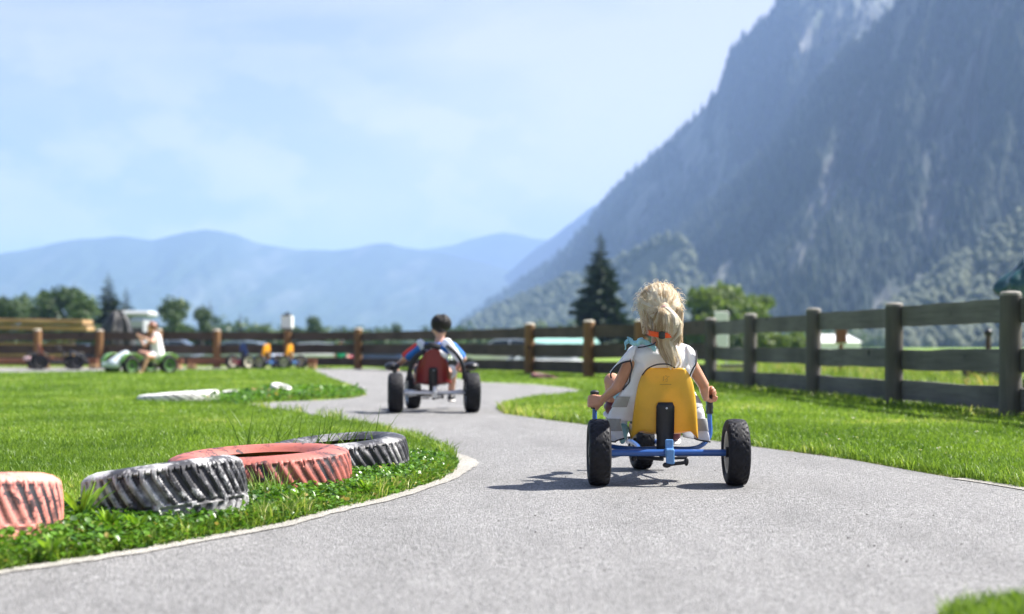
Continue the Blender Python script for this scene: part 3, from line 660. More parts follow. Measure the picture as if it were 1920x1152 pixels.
def seat_mesh(wt, wb, z0, z1, yb, lean, depth, top_pow=8, flap=.05, pan=.30, rnd=.034):
    mb = MB()
    def fn(u, v):
        s = u*2-1                                  # across
        if v < .62:                                # back, v 0 top .. .62 bottom
            k = v/.62; hw = wt+(wb-wt)*k**.8; q = abs(s)
            z = z1-(z1-z0)*k - (1-k)**5*rnd*q**top_pow; z -= flap*max(0, (q-.72)/.28)**1.5*k**6*1.0
            x = s*hw*(1-(.10*(1-k)**6)*(q > .8)); y = yb+lean*(1-k)+.045*(1-(1-k)**2)*0-(-1)*0
            y += depth*(q**4)*(.45+.55*k)-.018*math.sin(k*math.pi)
            return Vector((x, y, z))
        k = (v-.62)/.38; q = abs(s); hw = wb*(1-.06*k); z = z0+.012*k+depth*.75*q**3*(1-.55*k)-flap*max(0, (q-.72)/.28)**1.5*(1-k)**4
        if k < .15: z += 0
        return Vector((s*hw, yb+depth*q**3.2*(1-k)+pan*(k**.9), z-.02*math.sin(k*math.pi)))
    mb.grid(fn, 33, 44); return mb
def trike(label, loc, rz, sc=1.0, seat_m=YEL, frame_m=BLUE, axle_m=None, rim_m=CREAM, r=.168, W=.105, ht=.345, wb=.95, fx=-.045, steer=7, group=None, seat=None, grip_big=False, marks=True, lev=None):
    k = thing('pedal_kart', label, 'pedal kart', loc, rz, group); axle_m = axle_m or frame_m
    wheel(k, -ht, 0, r, W, 26, RUB, rim_m); wheel(k, ht, 0, r, W, 26, RUB, rim_m); fr = r*.92
    wheel(k, fx, wb, fr, W*.95, 24, RUB, rim_m, steer)
    m = MB(); m.tube([(-ht+.02, 0, r), (ht-.02, 0, r)], .0145, 12); m.tube([(-ht+.05, -.004, r-.004), (ht-.04, -.004, r-.004)], .0165, 12); m.build('axle', axle_m, k)
    # frame: rear fork, centre tube to the front, loop up to the levers
    m = MB(); yf = wb
    m.tube(bez([(-.20, .03, r+.0), (-.27, .10, r-.02), (-.24, .3, r-.04), (-.10, .55, r-.02), (fx-.07, yf-.12, r+.0), (fx-.075, yf, fr)], 6), .012, 10)
    m.tube(bez([(.10, .03, r+.0), (.12, .12, r-.02), (.10, .3, r-.04), (.06, .55, r-.02), (fx+.07, yf-.12, r+.0), (fx+.075, yf, fr)], 6), .012, 10)
    m.build('frame', frame_m, k)
    lz = lev or ((-.345, .42), (.262, .395))
    for i, (lx, lzv) in enumerate(lz):
        s = -1 if lx < 0 else 1; m = MB()
        m.tube(bez([(s*.02, .24, r+.002), (s*.14, .26, r-.002), (abs(lx)*s*.80, .30, r+.012), (lx*.985, .33, r+.06), (lx, .35, r+.14), (lx, .36, lzv-.035)], 7), .0125, 12)
        a = m.build('steering_lever', frame_m, k)
        g = MB(); gr_ = .021 if not grip_big else .055
        if grip_big: g.ell((lx+s*.03, .30, lzv+.015), (.085, .12, .05)); g.tube([(lx, .36, lzv-.06), (lx, .36, lzv+.03)], .024, 12)
        else: g.lathe([(.001, lzv-.05), (.019, lzv-.05), (gr_, lzv-.045), (.018, lzv-.03), (gr_, lzv-.015), (.018, lzv), (gr_, lzv+.015), (.024, lzv+.04), (.014, lzv+.048), (.001, lzv+.05)], 16, Matrix.Translation((lx, .36, 0)))
        g.build('grip', BLK, a)
    sp = seat or dict(wt=.127, wb=.172, z0=.262, z1=.592, yb=.10, lean=-.045, depth=.045, flap=.05)
    se = seat_mesh(**sp).build('seat', seat_m, k, auto=0)
    md = se.modifiers.new('thick', 'SOLIDIFY'); md.thickness = .007; md.offset = 0
    mb = MB(); rim = []                                  # rolled edge round the shell
    z0, z1 = sp['z0'], sp['z1']; yb = sp['yb']
    # steel back plate and hitch bracket
    pz1 = z0+(z1-z0)*.47; px0 = -.004; pw = .046; vs = []; yy = lambda z: yb+sp['lean']*(z-z0)/(z1-z0)-.026
    mb = MB(); rows = 12; out_ = []
    for j in range(rows):
        z = z0-.085+(pz1-z0+.085)*j/(rows-1); q = max(0, (z-(pz1-.03))/.03); hw = pw*(1-.22*q**4); hw *= (.93 if z < z0 else 1)
        for xx in (-hw, hw): out_.append((px0+xx, yy(max(z, z0-.05)), z))
    fs = [(2*j, 2*j+1, 2*j+3, 2*j+2) for j in range(rows-1)]; mb.add(out_, fs); bp = mb.build('back_plate', BLKM, k, auto=0)
    md = bp.modifiers.new('thick', 'SOLIDIFY'); md.thickness = .008; md.offset = 1
    mb = MB(); mb.ell((px0+.005, yy(pz1)-.012, pz1-.03), (.006, .004, .006)); mb.build('bolt', SILV, bp)
    mb = MB(); mb.bbox((0.008, -.02, r+.028), (.040, .016, .075), .004, Matrix.Rotation(R(-12), 3, 'X')); mb.bbox((0.010, -.040, r-.02), (.042, .016, .075), .004); mb.bbox((.008, -.02, r+.0), (.044, .05, .045), .006)
    mb.build('bracket', BLUEL if frame_m == BLUE else frame_m, k)
    mb = MB(); mb.tube([(-.01, -.03, r-.062), (.085, -.03, r-.050)], .009, 10); mb.tube([(0, -.03, r-.03), (.095, -.03, r-.026)], .007, 8); mb.ell((-.006, -.035, r-.062), (.022, .018, .014)); mb.ell((.092, -.03, r-.045), (.012, .012, .022)); mb.tube([(-.14, .05, r-.03), (-.02, .0, r-.035)], .010, 8); mb.ell((-.165, .04, r-.035), (.016, .02, .016))
    mb.build('hitch', BLKM, k)
    # pedals on the front hub
    ca = R(62); c_ = .085
    for s, sg in ((-1, 1), (1, -1)):
        m = MB(); hx = fx+s*.085; py_ = wb-sg*math.cos(ca)*c_*-.2-.03; pz_ = fr+sg*math.sin(ca)*c_
        m.tube([(fx, wb, fr), (hx, wb, fr), (hx, py_, pz_)], .008, 8); cr_ = m.build('crank', SILV, k)
        m = MB(); m.bbox((hx+s*.055, py_, pz_), (.085, .06, .018), .004); m.build('pedal', BLK, cr_)
    if marks:                                         # worn embossed mark on the seat back
        MK = pm('worn_mark', (.34, .20, .03), .5); m = MB(); ym = lambda z: yb+sp['lean']*(z-z0)/(z1-z0)-.0235
        def ln(p): m.tube([(a, ym(b)+.0055*0-.006, b) for a, b in p], .0014, 5)
        cz = z0+(z1-z0)*.83; cx = -.004
        ln([(cx-.010, cz+.014), (cx-.012, cz-.010)]); ln([(cx-.003, cz+.016), (cx+.006, cz+.014), (cx+.010, cz+.006), (cx+.003, cz+.001)]); ln([(cx+.003, cz+.001), (cx+.009, cz-.004), (cx+.006, cz-.013), (cx-.001, cz-.010)])
        ln([(cx-.0035, cz-.002), (cx+.0005, cz-.005)]); ln([(cx+.012, cz+.010), (cx+.018, cz+.014)]); ln([(cx-.030, cz-.028), (cx+.028, cz-.028)])
        m.build('emblem', MK, se)
    return k
KY, KX = 7.16, .782
kart1 = trike('yellow-seated pedal kart with blue frame ridden by the blond child in front', (KX, KY, 0), 0)
# second kart, farther up the track
K2 = (-.826, 15.05, 0)
kart2 = trike('dark red-seated pedal kart with silver frame ridden by the boy farther up the track', K2, R(7), seat_m=MAROON, frame_m=SILV, rim_m=SILV, r=.212, W=.15, ht=.405, wb=1.0, fx=-.17, steer=5,
              seat=dict(wt=.125, wb=.20, z0=.30, z1=.675, yb=.12, lean=-.06, depth=.10, flap=.02, top_pow=2.4, rnd=.11), grip_big=True, marks=False, lev=((-.40, .47), (.395, .47)))
# ============================================================ people
def skin_mat(name, c):
    t = NT(name); v = t.coord(); n = t.noise(v, 30, 4, .6); t.col(t.mix(n, tuple(x*.86 for x in c), tuple(min(1, x*1.1) for x in c)))
    t.set(Roughness=.5, Subsurface_Weight=.15); t.b.inputs['Subsurface Radius'].default_value = (.012, .005, .003); t.b.inputs['Subsurface Scale'].default_value = .5; t.bump(t.noise(v, 300, 3), .08, .001); return t.m
SK = skin_mat('skin', (.50, .25, .155)); SKD = skin_mat('skin_pink', (.62, .34, .25))
def hand(mb, wrist, a, g, s=1.0, thumb=1):
    """palm + five fingers curled round a bar along g; a = wrist->knuckle direction"""
    wrist = Vector(wrist); a = Vector(a).normalized(); g = Vector(g); g = (g-a*g.dot(a)).normalized(); n = a.cross(g)*thumb
    for i in range(4):
        o = (i-1.5)*.0135*s; mb.cap_cone(wrist+g*o*.6, .013*s, wrist+a*.040*s+g*o, .0105*s, 10, 3)
        k = wrist+a*.050*s+g*o; L1 = (.022, .025, .024, .019)[i]*s; r_ = .0078*s*(1, 1.03, 1, .88)[i]
        p1 = k+(a*.55+n*.85).normalized()*L1; p2 = p1+(n*.75-a*.75).normalized()*L1*.75; p3 = p2+(-a*.95-n*.35).normalized()*L1*.6
        mb.cap_cone(k, r_*1.1, p1, r_, 10, 3); mb.cap_cone(p1, r_, p2, r_*.92, 10, 3); mb.cap_cone(p2, r_*.92, p3, r_*.8, 10, 3)
    t0 = wrist+a*.012*s-g*.020*s+n*.004*s; t1 = t0+(a*.5-g*.55+n*.6).normalized()*.024*s; t2 = t1+(a*.35+g*.1+n*.9).normalized()*.020*s; t3 = t2+(g*.6+n*.3+a*.2).normalized()*.014*s
    mb.cap_cone(t0, .011*s, t1, .0092*s, 10, 3); mb.cap_cone(t1, .0092*s, t2, .0082*s, 10, 3); mb.cap_cone(t2, .0082*s, t3, .007*s, 10, 3)
def head(mb, c, s, fwd=(0, 1, 0), up=(0, 0, 1)):
    """head about .2*s high centred at c facing fwd"""
    c = Vector(c); f = Vector(fwd).normalized(); u = Vector(up); u = (u-f*u.dot(f)).normalized(); r_ = f.cross(u)
    M = Matrix((r_, f, u)).transposed(); q = lambda x, y, z: c+M @ Vector((x*s, y*s, z*s))
    mb.ell(q(0, -.012, .022), (.074*s, .088*s, .078*s), M, 24, 16); mb.ell(q(0, .018, -.035), (.056*s, .060*s, .062*s), M)
    mb.ell(q(0, .052, -.072), (.022*s, .018*s, .016*s), M)
    mb.cap_cone(q(0, .078, .0), .008*s, q(0, .090, -.024), .0115*s, 10, 3); mb.ell(q(.010, .082, -.026), (.008*s,)*3); mb.ell(q(-.010, .082, -.026), (.008*s,)*3)
    mb.ell(q(0, .070, -.050), (.021*s, .011*s, .007*s), M); mb.ell(q(0, .067, -.058), (.018*s, .011*s, .007*s), M)
    mb.ell(q(.036, .060, -.020), (.02*s, .015*s, .02*s), M); mb.ell(q(-.036, .060, -.020), (.02*s, .015*s, .02*s), M)
    for e in (-1, 1): mb.ell(q(e*.076, -.005, -.006), (.008*s, .017*s, .026*s), M @ Matrix.Rotation(e*.35, 3, 'Z')); 
    return q, M
def face_parts(parent, q, M, s, origin):
    EW = pm('eye_white', (.8, .8, .78), .2, var=0, bump=0) if 'eye_white' not in bpy.data.materials else bpy.data.materials['eye_white']
    LP = pm('lips', (.55, .2, .18), .4, var=.1, bump=0) if 'lips' not in bpy.data.materials else bpy.data.materials['lips']
    for e in (-1, 1):
        m = MB(); m.ell(q(e*.029, .0735, .004), (.010*s, .006*s, .006*s), M); ey = m.build('eye', EW, parent, origin=origin)
        m = MB(); m.ell(q(e*.029, .0785, .004), (.0045*s, .003*s, .0045*s), M); m.build('pupil', BLK, ey, origin=origin)
    m = MB(); m.ell(q(0, .078, -.0535), (.017*s, .006*s, .005*s), M); m.build('mouth', LP, parent, origin=origin)
def fabric(name, c, var=.08, trans=.0, rough=.8, bs=14):
    t = NT(name); v = t.coord(); n = t.noise(v, 12, 4, .6); t.col(t.mix(n, tuple(x*(1-var) for x in c), tuple(min(1, x*(1+var)) for x in c))); t.set(Roughness=rough, Sheen_Weight=.1)
    t.b.inputs['Specular IOR Level'].default_value = .3; t.bump(t.math('ADD', t.noise(v, bs, 3, .5, .6), t.math('MULTIPLY', t.noise(v, 260, 2), .15)), .5, .012)
    if trans:
        tr = t.n('ShaderNodeBsdfTranslucent', _Color=c+(1,)); m = t.n('ShaderNodeMixShader', _Fac=trans); t.l(t.b.outputs[0], m.inputs[1]); t.l(tr.outputs[0], m.inputs[2]); t.l(m.outputs[0], t.out.inputs[0])
    return t.m
WHITE = fabric('white_vest_cloth', (.90, .91, .94), .02, .38); CYAN = fabric('light_blue_cloth', (.36, .66, .74), .25, .15); PIPE = pm('black_piping', (.012, .012, .018), .6)
REFL = pm('reflective_tape', (.34, .34, .33), .45, var=.1, scale=40, metal=.2); ORB = fabric('orange_webbing', (.80, .10, .02), .1)
SHOE = pm('maroon_leather', (.10, .018, .028), .35, var=.3); SOLE = pm('white_sole', (.72, .70, .68), .6); PINKL = pm('pink_lace', (.75, .45, .45), .7)
def hair_strands(paths, name, mat, parent, origin, r0=.0009, seed=1, hues=None):
    rng = np.random.default_rng(seed); NP_ = 0; V = []; F = []; H = []; b = 0
    ox = np.array(origin)
    for ip, pts in enumerate(paths):
        pts = np.asarray(pts); n = len(pts); t = np.gradient(pts, axis=0); t /= np.linalg.norm(t, axis=1)[:, None]+1e-9
        a = np.cross(t, rng.normal(size=3)); a /= np.linalg.norm(a, axis=1)[:, None]+1e-9; c = np.cross(t, a)
        w_ = r0*rng.uniform(.7, 1.5)*np.interp(np.linspace(0, 1, n), [0, .15, .8, 1], [.8, 1, .9, .25])[:, None]
        ring = [pts+(a*math.cos(k*2.0944)+c*math.sin(k*2.0944))*w_ for k in range(3)]
        V.append(np.stack(ring, 1).reshape(-1, 3)-ox); i = np.arange(n-1)*3+b
        for k in range(3): F.append(np.stack([i+k, i+(k+1) % 3, i+3+(k+1) % 3, i+3+k], -1))
        H.append(np.full(n*3, rng.uniform() if hues is None or ip >= len(hues) else min(1, max(0, hues[ip]+.25*(rng.uniform()-.5))))); b += n*3
    F = np.concatenate(F); return np_mesh(name, np.concatenate(V), F, np.full(len(F), 4), mat, parent, attrs={'hue': np.concatenate(H)}, smooth=True)
def hair_mat(name, c1, c2, c3, trans=.3):
    t = NT(name); a = t.attr('hue'); c = t.ramp(a, [(0, c1), (.5, c2), (1, c3)]); t.col(c); t.set(Roughness=.38); t.b.inputs['Specular IOR Level'].default_value = .6
    tr = t.n('ShaderNodeBsdfTranslucent'); t.l(c, tr.inputs[0]); m = t.n('ShaderNodeMixShader', _Fac=trans); t.l(t.b.outputs[0], m.inputs[1]); t.l(tr.outputs[0], m.inputs[2]); t.l(m.outputs[0], t.out.inputs[0]); return t.m
BLOND = hair_mat('blond_hair', (.58, .41, .22), (.94, .83, .63), (1.0, .97, .90), .5)
# ---------------------------------------------------------------- the girl in front
GO = (KX, KY+.25, 0)
girl = thing('person', 'blond child with ponytail in white reflective vest seated on the yellow kart in front', 'person', GO)
def q1(px, py, dy=0): return P(px, py, 7.28+dy)
sh = [q1(1185, 674, .055), q1(1289, 672, .055)]; el = [q1(1157, 727, .08), q1(1319, 722, .10)]; wr = [P(1127, 752, 7.48), P(1322, 744, 7.47)]
hip = Vector((KX, 7.40, .335)); neck = q1(1236, 645, .04); hc = Vector((.753, 7.315, .888))
b = MB()
b.cap_cone(hip+Vector((-.055, 0, 0)), .085, hip+Vector((.055, 0, 0)), .085); b.cap_cone(hip+Vector((0, .02, 0)), .090, Vector((KX-.01, 7.365, .55)), .078); b.cap_cone(Vector((KX-.06, 7.35, .60)), .058, Vector((KX+.05, 7.35, .60)), .058)
b.cap_cone(sh[0]+Vector((.015, 0, -.012)), .042, Vector((KX-.04, 7.345, .63)), .050); b.cap_cone(sh[1]+Vector((-.015, 0, -.012)), .042, Vector((KX+.03, 7.345, .63)), .050)
b.cap_cone(Vector((KX-.02, 7.32, .62)), .045, hc+Vector((0, -.005, -.08)), .037)
for s in (0, 1):
    b.cap_cone(sh[s], .036, el[s], .029); b.cap_cone(el[s], .029, wr[s], .0185)
qf, MF = head(b, hc, 1.12, (-.35, .93, -.12))
LV = [Vector((KX-.345, KY+.36, .40)), Vector((KX+.262, KY+.36, .385))]
hand(b, wr[0], (P(1106, 752, 7.50)-wr[0]), (0, .15, 1), 1.18, 1)
hand(b, wr[1], (P(1331, 731, 7.52)-wr[1])*1+Vector((.0, .02, .0)), (-.2, -.5, 1), 1.15, 1)
kn = [P(1148, 715, 7.74), Vector((KX+.15, 7.72, .40))]; an = [P(1146, 752, 7.90), Vector((.905, 7.93, .25))]
for s in (0, 1):
    hx = hip+Vector((-.055 if s == 0 else .055, .03, -.01)); b.cap_cone(hx, .072, kn[s], .046); b.cap_cone(kn[s], .045, an[s], .027)
    ft = an[s]+Vector((0, .02, -.05)); b.cap_cone(an[s], .026, ft, .024); b.cap_cone(ft, .025, ft+Vector((0, .10, .035)), .020)
body = hull_mesh(b, 'body', SK, girl, .0045, 5, GO)
face_parts(girl, qf, MF, 1.12, GO)
# shirt under the vest, scarf-like collar
m = MB(); m.cap_cone(Vector((KX-.065, 7.35, .595)), .068, Vector((KX+.055, 7.35, .595)), .068); m.cap_cone(hip+Vector((0, .02, .06)), .100, Vector((KX-.01, 7.365, .56)), .086); m.cap_cone(sh[0]+Vector((.03, .03, -.015)), .045, sh[1]+Vector((-.03, .03, -.015)), .045)
hull_mesh(m, 'shirt', CYAN, girl, .007, 4, GO)
m = MB(); rr = random.Random(3)
cpts = [q1(1172, 648, .03), q1(1178, 636, .05), q1(1190, 644, .0), q1(1203, 638, -.01), q1(1218, 646, -.03), q1(1228, 652, -.04)]
def scarf(u, v):
    a = catmull([tuple(p) for p in cpts], 12); k = u*(len(a)-1); i = int(k); p = Vector(a[i]).lerp(Vector(a[min(i+1, len(a)-1)]), k-i)
    return p+Vector((.004*math.sin(u*40+v*3), -.018*math.sin(v*3)+.006*math.sin(u*31), (v-.62)*.034*(1+.12*math.sin(u*13+1))))
m.grid(scarf, 60, 10); o_ = m.build('scarf', CYAN, girl, origin=GO, auto=0); md = o_.modifiers.new('t', 'SOLIDIFY'); md.thickness = .004
# vest: closed loft round the torso, shoulder caps, open armholes
rows = [(643, 1198, 1277), (648, 1187, 1290), (654, 1180, 1298), (662, 1174, 1303), (670, 1172, 1305), (680, 1180, 1304), (690, 1180, 1300), (701, 1179, 1295), (714, 1176, 1294), (729, 1169, 1298), (743, 1160, 1303), (757, 1152, 1310), (772, 1145, 1318), (788, 1140, 1324), (804, 1140, 1328), (818, 1143, 1330), (829, 1149, 1330)]
def vrow(py): return np.interp(py, [r_[0] for r_ in rows], [r_[1] for r_ in rows]), np.interp(py, [r_[0] for r_ in rows], [r_[2] for r_ in rows])
VBK = ([643, 652, 664, 690, 740, 780, 830], [7.305, 7.27, 7.252, 7.245, 7.285, 7.35, 7.385])
def vest_pt(a, py, off=0.0):     # a: 0 = left side, pi/2 = back, pi = right, 3pi/2 = front
    l, r_ = vrow(py); Yc = 7.39; c = P((l+r_)/2, py, Yc); hw = (r_-l)/2/FPX*Yc
    k = (py-643)/186; dy = .088+.055*k if math.sin(a) > 0 else .10+.07*k
    if math.sin(a) > 0: dy = 7.39-np.interp(py, *VBK)
    elif py < 662: dy *= .55+.45*(py-643)/19
    e = .62; ca, sa = math.cos(a), math.sin(a); x = -abs(ca)**e*math.copysign(1, ca)*(hw+off); y = -abs(sa)**e*math.copysign(1, sa)*(dy+off)
    z = c.z; f = min(1, max(0, (py-650)/60))
    fold = .007*f*math.sin(a*6+py*.05)+.022*f*mnoise.noise(Vector((x*9, y*9, z*5)))+.008*mnoise.noise(Vector((x*25, y*20, z*18)))
    q = Vector((x, y, 0)); q = q*(1+fold/(q.length+1e-6))
    return Vector((c.x+q.x, c.y+q.y, z))
m = MB(); m.grid(lambda u, v: vest_pt(u*2*math.pi, 643+v*147), 72, 60, closeu=True)
for (a0, a1) in ((-1.2, .95), (math.pi-.95, math.pi+1.2)):
    m.grid(lambda u, v: vest_pt(a0+(a1-a0)*u, 790+v*(39-7*abs(2*u-1)**3)), 22, 14)
# shoulder caps
def cap_pt(pts0, pts1, u, v, bulge=.015):
    a = catmull(pts0, 10); c = catmull(pts1, 10); k = u*(len(a)-1); i = int(k); i2 = min(i+1, len(a)-1); p = Vector(a[i]).lerp(Vector(a[i2]), k-i); q = Vector(c[i]).lerp(Vector(c[i2]), k-i)
    r_ = p.lerp(q, v); r_.z += bulge*math.sin(v*math.pi*.9); return r_
capL_in = [tuple(q1(1186, 660, -.035)), tuple(q1(1194, 648, -.01)), tuple(q1(1190, 648, .05)), tuple(q1(1186, 660, .10))]
capL_in[0] = tuple(q1(1184, 679, -.035)); capL_out = [tuple(q1(1180, 678, -.046)), tuple(q1(1160, 684, -.043)), tuple(q1(1146, 702, -.010)), tuple(q1(1144, 700, .05))]
capR_in = [tuple(q1(1292, 684, -.035)), tuple(q1(1288, 650, .0)), tuple(q1(1288, 649, .05)), tuple(q1(1290, 665, .10))]
capR_out = [tuple(q1(1296, 699, -.046)), tuple(q1(1304, 684, -.045)), tuple(q1(1306, 664, -.010)), tuple(q1(1306, 672, .05))]
m.grid(lambda u, v: cap_pt(capL_in, capL_out, u, v), 26, 10); m.grid(lambda u, v: cap_pt(capR_in, capR_out, u, v, .008), 26, 10)
vest = m.build('vest', WHITE, girl, origin=GO, auto=0); md = vest.modifiers.new('t', 'SOLIDIFY'); md.thickness = .003; md.offset = 1
def pipe(pts, r_=.0042): mm = MB(); mm.tube(bez([tuple(p) for p in pts], 6), r_, 8); mm.build('piping', PIPE, vest, origin=GO)
pipe([Vector(p)+Vector((0, -.006, 0)) for p in [q1(1183, 677, -.05)]+[q1(1172, 679, -.052), q1(1160, 684, -.048), q1(1150, 693, -.03), q1(1145, 702, -.015), q1(1146, 709, .0)]])
pipe([q1(1182, 676, -.056), q1(1185, 690, -.058), q1(1182, 703, -.05), q1(1180, 716, -.04), q1(1174, 724, -.03), q1(1168, 731, -.02)])
pipe([q1(1304, 657, -.02), q1(1306, 668, -.03), q1(1305, 682, -.05), q1(1300, 691, -.055), q1(1295, 701, -.05), q1(1294, 706, -.045)])
pipe([q1(1196, 652, -.03), q1(1210, 650, -.05), q1(1224, 646, -.065), q1(1232, 640, -.07)], .0035)
pipe([q1(1204, 704, -.085), q1(1214, 692, -.088), q1(1228, 685, -.09), q1(1240, 683, -.09), q1(1254, 684, -.09), q1(1266, 690, -.088)], .0035)
for (a0, a1) in ((-1.2, .95), (math.pi-.95, math.pi+1.2)): pipe([vest_pt(a0+(a1-a0)*u, 790+(39-7*abs(2*u-1)**3), .002) for u in [k/12 for k in range(13)]], .0038)
for (p0, p1) in ((743, 763), (785, 808)):
    for (a0, a1) in ((-.9, .95), (math.pi-.95, math.pi+.9)):
        mm = MB(); mm.grid(lambda u, v: vest_pt(a0+(a1-a0)*u, p0+(p1-p0)*v, .0055), 24, 5); mm.build('reflective_strip', REFL, vest, origin=GO, auto=0)
# trousers and shoes
m = MB()
for s in (0, 1):
    hx = hip+Vector((-.055 if s == 0 else .055, .02, -.01)); k2 = hx.lerp(kn[s], .75); m.cap_cone(hx, .082, k2, .062)
m.cap_cone(P(1168, 806, 7.45), .035, P(1167, 828, 7.42), .016)
hull_mesh(m, 'shorts', CYAN, girl, .008, 4, GO)
for s in (0, 1):
    a = an[s]; f = a+Vector((0, .03, -.055)); m = MB(); m.ell(a+Vector((0, -.005, -.035)), (.037, .045, .046)); m.ell(f+Vector((0, .05, .02)), (.038, .075, .03)); m.ell(a+Vector((0, 0, 0)), (.034, .036, .03)); sh_ = hull_mesh(m, 'shoe', SHOE, girl, .006, 3, GO)
    m = MB(); m.ell(f+Vector((0, .02, -.022)), (.042, .098, .017), Matrix.Rotation(R(8), 3, 'X')); m.build('sole', SOLE, sh_, origin=GO)
    m = MB()
    for k in range(4): m.tube([a+Vector((-.03, .01+.012*k, -.0-.012*k)), a+Vector((0, .03+.012*k, .012-.012*k)), a+Vector((.03, .01+.012*k, -.0-.012*k))], .0035, 6)
    m.build('lace', PINKL, sh_, origin=GO)
# hair
HCc = np.array([.756, 7.305, .918]); HR = np.array([.107, .118, .110]); TIE = np.array([P(1245, 578, 7.17)[i] for i in range(3)])
rng = np.random.default_rng(5)
def sph(d, k=1.0): d = np.asarray(d); d = d/np.linalg.norm(d); return HCc+d*HR*k
m = MB(); m.ell(tuple(HCc+np.array([0, 0, 0])), tuple(HR*.955), None, 40, 26)
m.ell(tuple(HCc+np.array([.005, -.012, -.065])), (.090, .085, .070)); m.ell((TIE[0], TIE[1]+.03, TIE[2]), (.035, .03, .035))
def hcol(me):
    a = me.attributes.new('hue', 'FLOAT', 'POINT'); a.data.foreach_set('value', [.5+.3*mnoise.noise(Vector((v.co.x*60, v.co.y*60, v.co.z*25))) for v in me.vertices])
hull_mesh(m, 'hair', BLOND, girl, .006, 3, GO, post=hcol)
hair = [o for o in girl.children if o.name.startswith('hair')][0]
retry = True; paths = []; HUES = []; td = (TIE-HCc)/HR; td /= np.linalg.norm(td)
for i in range(4200):          # combed from the hairline to the tie, in locks
    while True:
        if i % 14 == 0 or retry:
            d = rng.normal(size=3); d /= np.linalg.norm(d); lockdir = d; lk = (rng.uniform(-.008, .018), rng.normal(size=3)*.018, rng.uniform())
        else: d = lockdir+rng.normal(size=3)*.05; d /= np.linalg.norm(d)
        retry = True
        if d[1] > .62 and d[2] < .45: continue
        if d[2] < -.82: continue
        if d@td > .97: continue
        break
    retry = False; lock = lk[2]; k0 = 1+lk[0]+rng.uniform(-.006, .006); n = 11; ps = []
    wob_ = lk[1]+rng.normal(size=3)*.004; ang = math.acos(np.clip(d@td, -1, 1)); so_ = math.sin(ang)+1e-6
    for j in range(n):
        u = j/(n-1); u2 = u**.9; e = (math.sin((1-u2)*ang)*d+math.sin(u2*ang)*td)/so_ ; e = e+wob_*math.sin(u*math.pi); sag = np.array([0, 0, -.030*math.sin(u*math.pi)*min(1, ang)])
        kk = k0+(.04*lock*math.sin(u*math.pi))-.02*u; ps.append(sph(e, kk)+sag*.6)
    paths.append(ps); HUES.append(lock)
tail = np.array([tuple(P(x, y, Y_)) for x, y, Y_ in [(1245, 578, 7.165), (1249, 590, 7.145), (1251, 606, 7.15), (1250, 624, 7.17), (1247, 640, 7.19), (1252, 660, 7.20), (1260, 678, 7.20), (1258, 692, 7.20)]])
tr_ = np.array([7, 19, 27, 26, 15, 19, 16, 8])/FPX*7.17
tcat = np.array(catmull([tuple(p) for p in tail], 4)); tu = np.linspace(0, 1, len(tcat)); trr = np.interp(tu, np.linspace(0, 1, len(tr_)), tr_)
for i in range(1500):
    if i % 18 == 0: la_, lk_, le_, lp_, lw_, lh_ = rng.uniform(0, 6.28), math.sqrt(rng.uniform()), rng.uniform(.55, 1), rng.uniform(0, 6), rng.uniform(.001, .008), rng.uniform()
    a = la_+rng.normal()*.18; k = lk_+rng.normal()*.05; end = int(len(tcat)*min(1, le_+rng.uniform(-.05, .05))); ph = lp_+rng.normal()*.2; wv = lw_; HUES.append(lh_)
    ps = [tcat[j]+np.array([math.cos(a)*k*trr[j]+wv*math.sin(j*.55+ph), math.sin(a)*k*trr[j]*.6, wv*math.cos(j*.6+ph)]) for j in range(max(6, end))]
    paths.append(ps)
for i in range(620):           # loose hair hanging at the right and left nape
    rt = rng.uniform() < .72; x0, x1_ = ((1262, 1280) if rt else (1200, 1240)); x = rng.uniform(x0, x1_); y0 = rng.uniform(575, 600); y1 = rng.uniform(625, 655 if rt else 628); ph = rng.uniform(0, 6); wv = rng.uniform(.001, .006)
    xe = x-rng.uniform(0, 14) if rt else x+rng.uniform(0, 20)
    ps = []
    for j in range(10):
        u = j/9; p = P(x+(xe-x)*u, y0+(y1-y0)*u, 7.20+.03*(1-u)+rng.uniform(-.002, .002)); ps.append([p.x+wv*math.sin(u*7+ph), p.y+wv*math.cos(u*6+ph)-.01, p.z])
    paths.append(ps)
fly = []
for i in range(460):           # fly-away curls in the light
    d = rng.normal(size=3); d[2] = abs(d[2])*rng.choice([1, 1, -.25]); d /= np.linalg.norm(d)
    if d[1] > .55: continue
    L_ = rng.uniform(.02, .06); ph = rng.uniform(0, 6); t1 = np.cross(d, rng.normal(size=3)); t1 /= np.linalg.norm(t1); t2 = np.cross(d, t1); cr_ = rng.uniform(.003, .010)
    base = sph(d, .99); ps = [base+d*L_*u*(1-.3*u)+t1*(cr_*math.sin(u*5+ph)-cr_*math.sin(ph))+t2*(cr_*math.cos(u*5+ph)-cr_*math.cos(ph))-np.array([0, 0, .02*u*u]) for u in np.linspace(0, 1, 9)]
    fly.append(ps)
hair_strands(fly, 'flyaway_hair', BLOND, hair, GO, .00055, seed=9)
hs = hair_strands(paths, 'hair_strands', BLOND, hair, GO, .0011, hues=HUES)
m = MB(); m.tube([TIE+np.array([.013*math.cos(a), -.006, .010*math.sin(a)]) for a in [k*2*math.pi/14 for k in range(14)]], .0042, 8, closed=True); m.build('hair_tie', PINKL, hair, origin=GO)
